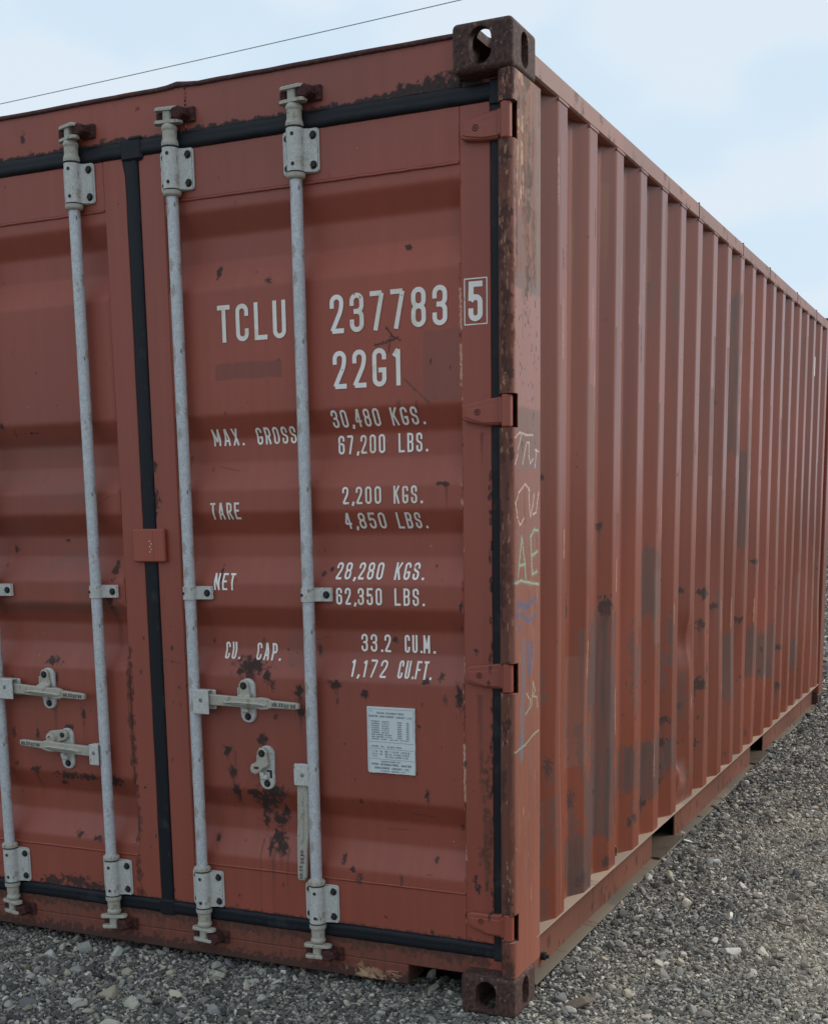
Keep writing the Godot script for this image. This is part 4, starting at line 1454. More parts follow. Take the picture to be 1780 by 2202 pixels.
func cam(b: MB, rx: float, up: bool, which: int) -> void:
	var sgn := 1.0 if up else -1.0
	var ya := 2.4785 if up else 0.1325
	var turn: float = [0.25, -0.35, 0.15, -0.12][which] * sgn
	b.xf = Transform3D(Basis(Vector3.UP, turn), Vector3(rx, 0, ZR))
	for k in 2:
		var y := ya + sgn * (0.0055 + k * 0.034)
		var tip := rounded_rect(Vector2.ZERO, Vector2(0.043 - 0.004 * k, 0.015), 0.013, 4)
		var keep := b.xf
		b.xf = keep * Transform3D(Basis(Vector3.RIGHT, -PI / 2), Vector3(0, y - 0.0045, 0.004))
		b.plate(tip, 0.0, 0.009, 0.002)
		b.xf = keep
	b.box(Vector3(-0.0145, minf(ya, ya + sgn * 0.040), -0.012), Vector3(0.0115, maxf(ya, ya + sgn * 0.040), 0.0135), 0.004)
	b.xf = Transform3D()


func keeper(leaf: Node, rx: float, up: bool) -> void:
	var y0 := 2.488 if up else 0.084
	var b := MB.new()
	b.box(Vector3(rx + 0.026, y0 - 0.004, -0.0605), Vector3(rx + 0.074, y0 + 0.036, -0.051), 0.003)
	b.plate(PackedVector2Array([Vector2(rx + 0.018, y0 + 0.002), Vector2(rx + 0.044, y0 - 0.002), Vector2(rx + 0.060, y0 + 0.010), Vector2(rx + 0.056, y0 + 0.028), Vector2(rx + 0.040, y0 + 0.034), Vector2(rx + 0.018, y0 + 0.030)]), -0.055, -0.016, 0.005)
	part("cam_keeper", b, M.keeper, leaf)
	b = MB.new()
	b.box(Vector3(rx - 0.046, y0 - 0.002, -0.0605), Vector3(rx - 0.020, y0 + 0.030, -0.034), 0.006)
	part("cam_keeper", b, M.keeper, leaf)


func hub(leaf: Node, rx: float, dir: float, y0: float, y1: float, xe: float) -> void:
	var b := MB.new()
	var xa := minf(rx + dir * 0.010, xe)
	var xb := maxf(rx + dir * 0.010, xe)
	b.box(Vector3(xa, y0, -0.016), Vector3(xb, y1, -0.0105), 0.002)
	b.box(Vector3(xa + 0.004, y0 + 0.012, -0.0475), Vector3(xb + dir * 0.006, y1 - 0.002, -0.0420), 0.002)
	b.box(Vector3(xa + 0.002, y1 - 0.0055, -0.0425), Vector3(xb - 0.006, y1 - 0.0002, -0.0155), 0.001)
	part("handle_hub", b, M.hardware, leaf)
	rivet(leaf, Vector3(lerpf(rx, xe, 0.60), (y0 + y1) * 0.5 + 0.006, -0.0105), 0.0062, M.pin)


func handle_across(leaf: Node, xa: float, xb: float, ya: float, yb: float, print_marks: bool) -> void:
	# a flat bar with a pressed rib, narrowing to the grip
	var b := MB.new()
	var up := []
	var dn := []
	for q in [[0.0, 0.0165], [0.30, 0.0155], [0.52, 0.0150], [0.60, 0.0185], [0.66, 0.0160], [0.70, 0.0115], [0.97, 0.0100], [1.0, 0.0070]]:
		var x := lerpf(xa, xb, q[0])
		var y := lerpf(ya, yb, q[0])
		up.append(Vector2(x, y + q[1]))
		dn.append(Vector2(x, y - q[1]))
	dn.reverse()
	b.plate(PackedVector2Array(up + dn), -0.036, -0.0235, 0.0028)
	var rib := []
	var rib2 := []
	for q in [[0.17, 0.001], [0.28, 0.006], [0.58, 0.006], [0.66, 0.001]]:
		rib.append(Vector2(lerpf(xa, xb, q[0]), lerpf(ya, yb, q[0]) - 0.004 + q[1]))
		rib2.append(Vector2(lerpf(xa, xb, q[0]), lerpf(ya, yb, q[0]) - 0.004 - q[1]))
	rib2.reverse()
	b.plate(PackedVector2Array(rib + rib2), -0.030, -0.0175, 0.0035)
	part("handle", b, M.cast, leaf)
	b = MB.new()
	var deep := func(_p: Vector2) -> float: return -0.0235
	var grip0 := lerpf(xa, xb, 0.72 if xb > xa else 0.97)
	var y0 := lerpf(ya, yb, 0.85)
	var len := absf(xb - xa)
	write_line(b, "HH.05", grip0, grip0 + len * 0.12, y0 - 0.005, y0 + 0.0065, 0.0019, deep, 0.0006, 0.7, 0.05)
	var b2 := MB.new()
	b2.xf = Transform3D(Basis(Vector3.BACK, PI), Vector3(2.0 * (grip0 + len * 0.19), 2.0 * y0, 0))
	write_line(b2, "HH.05", grip0 + len * 0.13, grip0 + len * 0.25, y0 - 0.0045, y0 + 0.007, 0.0019, deep, 0.0006, 0.7, 0.05)
	b.v.append_array(b2.v)
	b.n.append_array(b2.n)
	b.uv.append_array(b2.uv)
	part("handle_stamp", b, M.groove, leaf)


func hub_down(leaf: Node) -> void:
	var b := MB.new()
	b.box(Vector3(-0.6955, 0.611, -0.0280), Vector3(-0.634, 0.676, -0.0225), 0.002)
	b.box(Vector3(-0.692, 0.614, -0.0535), Vector3(-0.640, 0.672, -0.0485), 0.002)
	b.box(Vector3(-0.6950, 0.615, -0.0490), Vector3(-0.6905, 0.672, -0.0275), 0.001)
	part("handle_hub", b, M.hardware, leaf)
	rivet(leaf, Vector3(-0.6665, 0.6435, -0.0225), 0.0062, M.pin)
	b = MB.new()
	var dx := Vector2(-0.0135, 0.0)
	var outline := PackedVector2Array([Vector2(-0.679, 0.640), Vector2(-0.642, 0.640), Vector2(-0.643, 0.480), Vector2(-0.645, 0.455), Vector2(-0.651, 0.418), Vector2(-0.657, 0.330), Vector2(-0.663, 0.3195), Vector2(-0.682, 0.3185), Vector2(-0.687, 0.326), Vector2(-0.686, 0.412), Vector2(-0.685, 0.455), Vector2(-0.682, 0.490)])
	for k in outline.size():
		outline[k] += dx
	b.plate(outline, -0.0455, -0.0345, 0.003)
	var rib := PackedVector2Array([Vector2(-0.664, 0.585), Vector2(-0.658, 0.575), Vector2(-0.661, 0.450), Vector2(-0.668, 0.432), Vector2(-0.672, 0.450), Vector2(-0.669, 0.575)])
	for k in rib.size():
		rib[k] += dx
	b.plate(rib, -0.040, -0.0310, 0.0025)
	part("handle", b, M.cast, leaf, "handle hanging straight down beside its rod")
	b = MB.new()
	var deep := func(_p: Vector2) -> float: return -0.0345
	b.xf = Transform3D(Basis(Vector3.BACK, -PI / 2), Vector3(-0.6830, 0.412, 0))
	write_line(b, "HH.05", 0.0, 0.040, -0.005, 0.0065, 0.0019, deep, 0.0006, 0.7, 0.05)
	b.xf = Transform3D(Basis(Vector3.BACK, PI / 2), Vector3(-0.6865, 0.325, 0))
	write_line(b, "HH.05", 0.0, 0.040, -0.0055, 0.006, 0.0019, deep, 0.0006, 0.7, 0.05)
	part("handle_stamp", b, M.groove, leaf)


func retainer(leaf: Node, x: float, y: float, closed: bool, round_catch := false) -> void:
	var b := MB.new()
	b.plate(rounded_rect(Vector2(x, y), Vector2(0.0255, 0.0665), 0.0245, 7), -0.0640, -0.0540, 0.003)
	b.box(Vector3(x - 0.016, y - 0.034, -0.0545), Vector3(x + 0.008, y - 0.020, -0.0400), 0.003)   # shelf under the handle
	b.box(Vector3(x - 0.016, y - 0.024, -0.0425), Vector3(x - 0.002, y - 0.012, -0.0390), 0.001)
	b.box(Vector3(x - 0.0285, y + 0.010, -0.0550), Vector3(x - 0.0240, y + 0.040, -0.0440), 0.0018)
	part("handle_retainer", b, M.hardware, leaf)
	bolt(leaf, Vector3(x + 0.001, y - 0.0475, -0.0540), 0.0082)
	# the swinging catch
	b = MB.new()
	var p := Vector2(x - 0.006, y + 0.0455)
	if round_catch:
		var out := []
		for i in 9:
			out.append(p + Vector2.from_angle(-0.9 + i * 0.30) * 0.0185)
		for i in 11:
			out.append(Vector2(x - 0.047, y + 0.036) + Vector2.from_angle(1.5 + i * 0.34) * 0.0225)
		b.plate(PackedVector2Array(out), -0.0500, -0.0410, 0.003)
		b.xf = Transform3D(Basis(Vector3.RIGHT, PI / 2), Vector3(x - 0.047, y + 0.036, -0.0410))
		b.lathe([Vector2(0.0190, -0.001), Vector2(0.0165, 0.012), Vector2(0.0080, 0.0145), Vector2(0.0065, 0.009), Vector2(0.0, 0.009)], Vector3.ZERO, 16)
		b.xf = Transform3D()
	elif closed:
		b.plate(PackedVector2Array([p + Vector2(-0.017, 0.004), p + Vector2(-0.009, 0.016), p + Vector2(0.006, 0.017), p + Vector2(0.016, 0.008), p + Vector2(0.017, -0.012), p + Vector2(0.022, -0.030), p + Vector2(0.012, -0.036), p + Vector2(-0.008, -0.034), p + Vector2(-0.016, -0.030), p + Vector2(-0.017, -0.010)]), -0.0510, -0.0430, 0.003)
		# the tongue that laps over the handle
		b.xf = Transform3D(Basis(Vector3.RIGHT, -0.9), Vector3(p.x, p.y - 0.030, -0.043)) * Transform3D(Basis(Vector3.BACK, 0.35), Vector3.ZERO)
		b.plate(PackedVector2Array([Vector2(-0.026, -0.016), Vector2(0.014, -0.020), Vector2(0.023, -0.010), Vector2(0.020, 0.008), Vector2(-0.014, 0.008), Vector2(-0.028, -0.004)]), -0.004, 0.004, 0.002)
		b.xf = Transform3D()
	else:
		b.plate(PackedVector2Array([p + Vector2(-0.017, 0.004), p + Vector2(-0.009, 0.017), p + Vector2(0.007, 0.017), p + Vector2(0.017, 0.006), p + Vector2(0.017, -0.020), p + Vector2(0.021, -0.032), p + Vector2(0.016, -0.041), p + Vector2(0.002, -0.047), p + Vector2(-0.010, -0.060), p + Vector2(-0.026, -0.066), p + Vector2(-0.040, -0.060), p + Vector2(-0.044, -0.047), p + Vector2(-0.038, -0.035), p + Vector2(-0.026, -0.030), p + Vector2(-0.017, -0.020)]), -0.0470, -0.0370, 0.004)
	part("retainer_catch", b, M.cast, leaf)
	if not closed:
		b = MB.new()
		b.plate(rounded_rect(p + Vector2(-0.019, -0.044), Vector2(0.0085, 0.0038), 0.0036, 4), -0.0372, -0.0364, 0.0003)
		part("catch_slot", b, M.keeper, leaf)
		b = MB.new()
		b.box(Vector3(x + 0.000, y - 0.012, -0.0541), Vector3(x + 0.019, y - 0.006, -0.0530), 0.0004)
		b.box(Vector3(x + 0.011, y - 0.030, -0.0541), Vector3(x + 0.019, y - 0.012, -0.0530), 0.0004)
		part("catch_slot", b, M.groove, leaf)
	bolt(leaf, Vector3(p.x + 0.001, p.y + 0.001, -0.0430 if closed else -0.0370), 0.0085)


func lettering(leaf: Node) -> void:
	var deep := func(p: Vector2) -> float: return door_surface(p.x, p.y)
	var stile := func(_p: Vector2) -> float: return ZF
	for t in [["TCLU", -0.9205, -0.6960, 1.8820, 1.9845, 0.0125], ["237783", -0.5560, -0.2060, 1.8820, 1.9845, 0.0125], ["22G1", -0.5510, -0.3380, 1.7345, 1.8355, 0.0125],
			["30,480", -0.5660, -0.4170, 1.6315, 1.6785, 0.0060], ["KGS.", -0.3830, -0.2835, 1.6310, 1.6780, 0.0060], ["67,200", -0.5590, -0.4130, 1.5590, 1.6105, 0.0060], ["LBS.", -0.3720, -0.2830, 1.5590, 1.6105, 0.0060],
			["MAX.", -0.9730, -0.8680, 1.5955, 1.6430, 0.0060], ["GROSS", -0.8240, -0.6930, 1.5950, 1.6425, 0.0060],
			["2,200", -0.5320, -0.4110, 1.4205, 1.4685, 0.0060], ["KGS.", -0.3730, -0.2850, 1.4200, 1.4685, 0.0060], ["4,850", -0.5355, -0.4060, 1.3525, 1.3970, 0.0060], ["LBS.", -0.3710, -0.2810, 1.3520, 1.3965, 0.0060],
			["TARE", -0.9720, -0.8720, 1.3830, 1.4315, 0.0060], ["28,280", -0.5660, -0.4170, 1.2110, 1.2585, 0.0060], ["KGS.", -0.3800, -0.2885, 1.2110, 1.2585, 0.0060],
			["62,350", -0.5600, -0.4150, 1.1400, 1.1880, 0.0060], ["LBS.", -0.3760, -0.2835, 1.1400, 1.1880, 0.0060], ["NET", -0.9710, -0.8990, 1.1765, 1.2260, 0.0060],
			["33.2", -0.5010, -0.4070, 1.0045, 1.0550, 0.0060], ["CU.M.", -0.3640, -0.2690, 1.0050, 1.0555, 0.0060], ["1,172", -0.5270, -0.4110, 0.9340, 0.9830, 0.0060], ["CU.FT.", -0.3760, -0.2705, 0.9345, 0.9835, 0.0060],
			["CU.", -0.9600, -0.9060, 0.9690, 1.0195, 0.0060], ["CAP.", -0.8500, -0.7650, 0.9690, 1.0195, 0.0060]]:
		write_line(null, t[0], t[1], t[2], t[3], t[4], t[5] * (1.02 if t[5] > 0.01 else 1.0), deep, 0.0017, 0.69, 0.004, leaf)
	var b := MB.new()
	write_line(b, "5", -0.1455, -0.1055, 1.8850, 1.9850, 0.0140, stile, 0.0006, 1.0)
	part("letter", b, M.white, leaf)
	b = MB.new()
	ink(b, [Vector2(-0.125, 1.8775), Vector2(-0.0935, 1.8775), Vector2(-0.0935, 1.9920), Vector2(-0.1560, 1.9920), Vector2(-0.1560, 1.8775), Vector2(-0.125, 1.8775)], 0.0014, stile, 0.0006, 0.1)
	part("letter_frame", b, M.white, leaf)


func data_plate(leaf: Node) -> void:
	var b := MB.new()
	var z0 := ZF - 0.0035
	var zt := -0.0572
	# enamelled plate with a chipped lower edge
	var out := PackedVector2Array([Vector2(-0.468, 0.852), Vector2(-0.468, 0.666)])
	for i in 22:
		out.append(Vector2(lerpf(-0.464, -0.325, i / 21.0), 0.661 + 0.0022 * nb.get_noise_2d(i * 31.0, 2.0)))
	out.append(Vector2(-0.319, 0.661))
	for i in 14:
		out.append(Vector2(-0.3185 + 0.0018 * nb.get_noise_2d(i * 37.0, 6.0), lerpf(0.668, 0.84, i / 13.0)))
	out.append(Vector2(-0.3175, 0.852))
	b.plate(out, z0, zt, 0.0006)
	var plate := part("data_plate", b, M.plate, leaf, "pale maker's plate with small print and chipped edges")
	b = MB.new()
	var top := func(_p: Vector2) -> float: return zt
	var xl := -0.464
	var at := func(u: float, v: float) -> Vector2: return Vector2(-0.468 + 0.150 * u, 0.852 - 0.191 * v)
	var texts := [["CHINA", 0.21, 0.37, 0.072, 0.030, 3], ["INTERNATIONAL", 0.40, 0.79, 0.075, 0.030, 3], ["MARINE", 0.05, 0.23, 0.122, 0.030, 3], ["CONTAINERS", 0.27, 0.57, 0.125, 0.030, 3], ["(GROUP)", 0.61, 0.81, 0.130, 0.030, 3], ["LTD", 0.85, 0.94, 0.132, 0.030, 3],
		["MODEL", 0.09, 0.25, 0.580, 0.026, 2], ["No.", 0.29, 0.37, 0.582, 0.026, 2], ["SL2NC-005A", 0.42, 0.72, 0.585, 0.026, 2],
		["T.I.R.", 0.09, 0.23, 0.655, 0.026, 2], ["No.", 0.27, 0.33, 0.656, 0.026, 2], ["GB/C", 0.37, 0.50, 0.657, 0.026, 2], ["15-97", 0.53, 0.66, 0.658, 0.026, 2], ["LR2015", 0.70, 0.89, 0.660, 0.026, 2],
		["C.S.C.", 0.09, 0.23, 0.695, 0.026, 2], ["No.", 0.27, 0.33, 0.696, 0.026, 2], ["GB-LR", 0.37, 0.51, 0.697, 0.026, 2], ["21798-2.2015", 0.55, 0.87, 0.699, 0.026, 2], ["T.C.T.", 0.09, 0.22, 0.733, 0.026, 2], ["IM.TAILILEUM", 0.37, 0.71, 0.736, 0.026, 2], ["9/05", 0.75, 0.85, 0.738, 0.026, 2],
		["MANUFACTURED", 0.29, 0.60, 0.812, 0.020, 2], ["BY", 0.63, 0.69, 0.813, 0.020, 2], ["CHINA", 0.08, 0.23, 0.848, 0.032, 4], ["INTERNATIONAL", 0.27, 0.66, 0.851, 0.032, 4], ["MARINE", 0.71, 0.92, 0.855, 0.032, 4], ["CONTAINERS", 0.14, 0.46, 0.905, 0.032, 4], ["(GROUP)", 0.51, 0.72, 0.908, 0.032, 4], ["LTD.", 0.77, 0.88, 0.910, 0.032, 4],
		["DONGGUAN", 0.28, 0.46, 0.958, 0.016, 1], ["SHENZHEN", 0.50, 0.66, 0.959, 0.016, 1], ["P.R.C.", 0.70, 0.80, 0.960, 0.016, 1]]
	var rows := [["EXTERNAL", "LENGTH", "6058", "MM."], ["EXTERNAL", "WIDTH", "2438", "MM."], ["EXTERNAL", "HEIGHT", "2591", "MM."], ["INTERNAL", "LENGTH", "5898", "MM."], ["INTERNAL", "WIDTH", "2352", "MM."], ["INTERNAL", "HEIGHT", "2393", "MM."], ["DOOR OPENING", "HEIGHT", "2280", "MM."], ["DOOR OPENING", "WIDTH", "2340", "MM."]]
	for i in 8:
		var v := 0.205 + i * 0.0335
		var long_ := i > 5
		texts += [[rows[i][0], 0.09, 0.34 if long_ else 0.27, v, 0.020, 1], [rows[i][1], 0.37 if long_ else 0.31, 0.52 if long_ else 0.46, v + 0.003, 0.020, 1], [rows[i][2], 0.64, 0.73, v + 0.006, 0.020, 1], [rows[i][3], 0.83, 0.89, v + 0.008, 0.020, 1]]
	texts += [["INTERNAL", 0.09, 0.26, 0.474, 0.018, 1], ["VOLUME", 0.29, 0.41, 0.476, 0.018, 1], ["33.2 CU.M.", 0.48, 0.66, 0.478, 0.018, 1], ["1172 CU.FT.", 0.69, 0.89, 0.480, 0.018, 1]]
	for t in texts:
		var p: Vector2 = at.call(t[1], t[3] + t[4])
		var q: Vector2 = at.call(t[2], t[3])
		write_line(b, t[0], p.x, q.x, p.y, q.y, 0.0006 + 0.00014 * t[5], top, 0.0004, 0.74, 0.5)
	for v in [0.525, 0.628, 0.785]:
		ink(b, [at.call(0.04, v), at.call(0.98, v + 0.008)], 0.0004, top, 0.0004, 0.5)
	ink(b, [at.call(0.035, 0.98), at.call(0.035, 0.03), at.call(0.97, 0.03), at.call(0.97, 0.45)], 0.0003, top, 0.0004, 0.5)
	ink(b, [at.call(0.082, 0.062), at.call(0.104, 0.062)], 0.0013, top, 0.0004, 0.5)
	part("plate_print", b, M.ink, leaf)


# ------------------------------------------------------------------ ground
func ground_y(x: float, z: float) -> float:
	var near := 1.0 - smoothstep(6.0, 14.0, Vector2(x, z + 2.0).length())
	var y := 0.004 + 0.018 * ground_noise.get_noise_2d(x, z) * near
	y += 0.036 * smoothstep(-0.10, 0.0, x) * (1.0 - smoothstep(0.25, 1.0, x)) * smoothstep(-0.17, -0.42, z) * smoothstep(-7.0, -5.9, z)
	y += 0.008 * smoothstep(-0.6, -1.6, x) * smoothstep(-0.3, 0.0, z) * near
	return y


func build_ground() -> void:
	var gc := Canvas.new(512, 512, Vector2.ZERO, Vector2(1, 1), nb)
	for y in 512:
		for x in 512:
			var k := nc.get_noise_2d(x * 4.0, y * 4.0) * 0.6 + 0.5 * nb.get_noise_2d(x * 4.0, y * 4.0)
			var v := 0.35 + 0.14 * k
			gc.set_at(y * 512 + x, Color(v * 1.03, v, v * 0.95), 0.95)
	var m := canvas_mat(gc, 0.2)
	m.uv1_triplanar = true
	m.uv1_world_triplanar = true
	m.uv1_scale = Vector3.ONE * 1.3
	m.heightmap_enabled = true
	m.heightmap_texture = m.albedo_texture
	m.heightmap_scale = 1.2
	var ticks_x := []
	var ticks_z := []
	for k in 141:
		var t := (k - 70) / 70.0
		ticks_x.append(signf(t) * (absf(t) * 5.0 + 395.0 * pow(absf(t), 6.0)))
		ticks_z.append(-2.0 + signf(t) * (absf(t) * 6.0 + 394.0 * pow(absf(t), 6.0)))
	var b := MB.new()
	var g := []
	for x in ticks_x:
		var line := []
		for z in ticks_z:
			line.append(Vector3(x, ground_y(x, z) - 0.006, z))
		g.append(line)
	b.sheet(g, Vector3.UP)
	var o := part("ground", b, m, self)
	o.set_meta("kind", "structure")
	o.set_meta("label", "grey crushed stone yard on which the red container stands")


func stone_mesh(seed_: int, flat: float, detail: int) -> ArrayMesh:
	# a broken pebble: a sphere of triangles pushed about and cut by a few planes
	var nz := FastNoiseLite.new()
	nz.seed = seed_
	nz.frequency = 0.9
	var r := RandomNumberGenerator.new()
	r.seed = seed_
	var planes := []
	for k in 9:
		planes.append([Vector3(r.randf_range(-1, 1), r.randf_range(-1, 1), r.randf_range(-1, 1)).normalized(), r.randf_range(0.42, 0.80)])
	var t := (1.0 + sqrt(5.0)) / 2.0
	var p := [Vector3(-1, t, 0), Vector3(1, t, 0), Vector3(-1, -t, 0), Vector3(1, -t, 0), Vector3(0, -1, t), Vector3(0, 1, t), Vector3(0, -1, -t), Vector3(0, 1, -t), Vector3(t, 0, -1), Vector3(t, 0, 1), Vector3(-t, 0, -1), Vector3(-t, 0, 1)]
	var f := [[0, 11, 5], [0, 5, 1], [0, 1, 7], [0, 7, 10], [0, 10, 11], [1, 5, 9], [5, 11, 4], [11, 10, 2], [10, 7, 6], [7, 1, 8], [3, 9, 4], [3, 4, 2], [3, 2, 6], [3, 6, 8], [3, 8, 9], [4, 9, 5], [2, 4, 11], [6, 2, 10], [8, 6, 7], [9, 8, 1]]
	var tris := []
	for k in f:
		tris.append([p[k[0]].normalized(), p[k[1]].normalized(), p[k[2]].normalized()])
	for d in detail:
		var next := []
		for q in tris:
			var ab: Vector3 = (q[0] + q[1]).normalized()
			var bc: Vector3 = (q[1] + q[2]).normalized()
			var ca: Vector3 = (q[2] + q[0]).normalized()
			next += [[q[0], ab, ca], [ab, q[1], bc], [ca, bc, q[2]], [ab, bc, ca]]
		tris = next
	var b := MB.new()
	for q in tris:
		var s := []
		for k in 3:
			var e: Vector3 = q[k]
			var rad := 1.0 + 0.30 * nz.get_noise_3d(e.x, e.y, e.z) + (0.22 * nz.get_noise_3d(e.x * 3.0, e.y * 3.0, e.z * 3.0) + 0.10 * nz.get_noise_3d(e.x * 9.0, e.y * 9.0, e.z * 9.0) if detail > 1 else 0.0)
			e *= rad
			for pl in planes:
				var over: float = e.dot(pl[0]) - pl[1]
				if over > 0.0:
					e -= pl[0] * over * 0.85
			s.append(Vector3(e.x, e.y * flat, e.z * 0.82))
		b.tri(s[0], s[1], s[2], s[0] + s[1] + s[2])
	return b.mesh()


func stone_color(r: RandomNumberGenerator) -> Color:
	var k := r.randf()
	var c: Color
	if k < 0.44:
		var v := r.randf_range(0.07, 0.155)
		c = Color(v, v * 0.945, v * 0.85)
	elif k < 0.76:
		var v := r.randf_range(0.16, 0.33)
		c = Color(v, v * 0.94, v * 0.83)
	elif k < 0.85:
		var v := r.randf_range(0.34, 0.60)
		c = Color(v, v * 0.94, v * 0.81)
	elif k < 0.96:
		var v := r.randf_range(0.25, 0.48)
		c = Color(v, v * 0.88, v * 0.68)
	else:
		var v := r.randf_range(0.10, 0.20)
		c = Color(v * 0.97, v, v * 1.0)
	return c


func build_gravel() -> void:
	var holder := Node3D.new()
	holder.name = "gravel"
	holder.set_meta("kind", "stuff")
	holder.set_meta("label", "loose grey and tan crushed gravel covering the yard")
	add_child(holder, true)
	var mat := flat_mat(Color.WHITE, 0.92, 0.0, 0.25)
	mat.vertex_color_use_as_albedo = true
	var kinds := 8
	var buf := []
	for k in kinds:
		buf.append(PackedFloat32Array())
	var r := RandomNumberGenerator.new()
	r.seed = 4711
	# [x0, x1, z0, z1, stones per square metre, smallest, largest radius]
	for zone in [[-2.7, 1.0, -0.22, 0.95, 33000.0, 0.0026, 0.0095], [-0.10, 1.15, -2.6, -0.22, 42000.0, 0.0025, 0.0085], [1.15, 1.8, -2.6, 0.95, 12000.0, 0.0040, 0.0100], [-0.10, 2.0, -6.4, -2.6, 11000.0, 0.0042, 0.0120], [-3.0, 1.6, -0.22, 1.15, 500.0, 0.011, 0.022], [-0.05, 2.0, -6.4, -0.22, 450.0, 0.011, 0.022],
			[-1.5, 5.0, -16.0, -6.4, 900.0, 0.010, 0.026], [1.5, 4.0, -6.4, 2.5, 2200.0, 0.007, 0.014], [-4.5, 5.0, -45.0, -16.0, 90.0, 0.02, 0.05], [-3.2, 0.5, 1.15, 2.6, 2500.0, 0.007, 0.014]]:
		var count := int((zone[1] - zone[0]) * (zone[3] - zone[2]) * zone[4])
		for i in count:
			var x := r.randf_range(zone[0], zone[1])
			var z := r.randf_range(zone[2], zone[3])
			if x < -0.09 and z < -0.24 and z > -L + 0.2 and x > -W + 0.1:
				continue
			var s := lerpf(zone[5], zone[6], pow(r.randf(), 2.2))
			var basis := Basis.from_euler(Vector3(r.randfn(0, 0.6), r.randf() * TAU, r.randfn(0, 0.6))).scaled_local(Vector3(s * r.randf_range(0.85, 1.6), s * r.randf_range(0.6, 1.2), s))
			var y := ground_y(x, z) - 0.006 + s * r.randf_range(0.05, 0.75)
			var c := stone_color(r)
			var sandy := smoothstep(0.15, 0.75, x + 0.5 * ground_noise.get_noise_2d(x * 1.6 + 40.0, z * 1.6)) * smoothstep(0.6, -0.6, z)
			c = c.lerp(Color(0.42, 0.36, 0.27), 0.34 * sandy) * (1.08 + 0.15 * sandy)
			buf[i % kinds].append_array(PackedFloat32Array([basis.x.x, basis.y.x, basis.z.x, x, basis.x.y, basis.y.y, basis.z.y, y, basis.x.z, basis.y.z, basis.z.z, z, c.r, c.g, c.b, 1.0]))
	for k in kinds:
		var mm := MultiMesh.new()
		mm.transform_format = MultiMesh.TRANSFORM_3D
		mm.use_colors = true
		mm.mesh = stone_mesh(100 + k, 0.62, 2 if k < 3 else 1)
		mm.instance_count = buf[k].size() / 16
		mm.buffer = buf[k]
		var o := MultiMeshInstance3D.new()
		o.name = "gravel_stones" if k == 0 else "gravel_stones_%03d" % k
		o.multimesh = mm
		o.material_override = mat
		o.set_meta("kind", "stuff")
		holder.add_child(o, true)


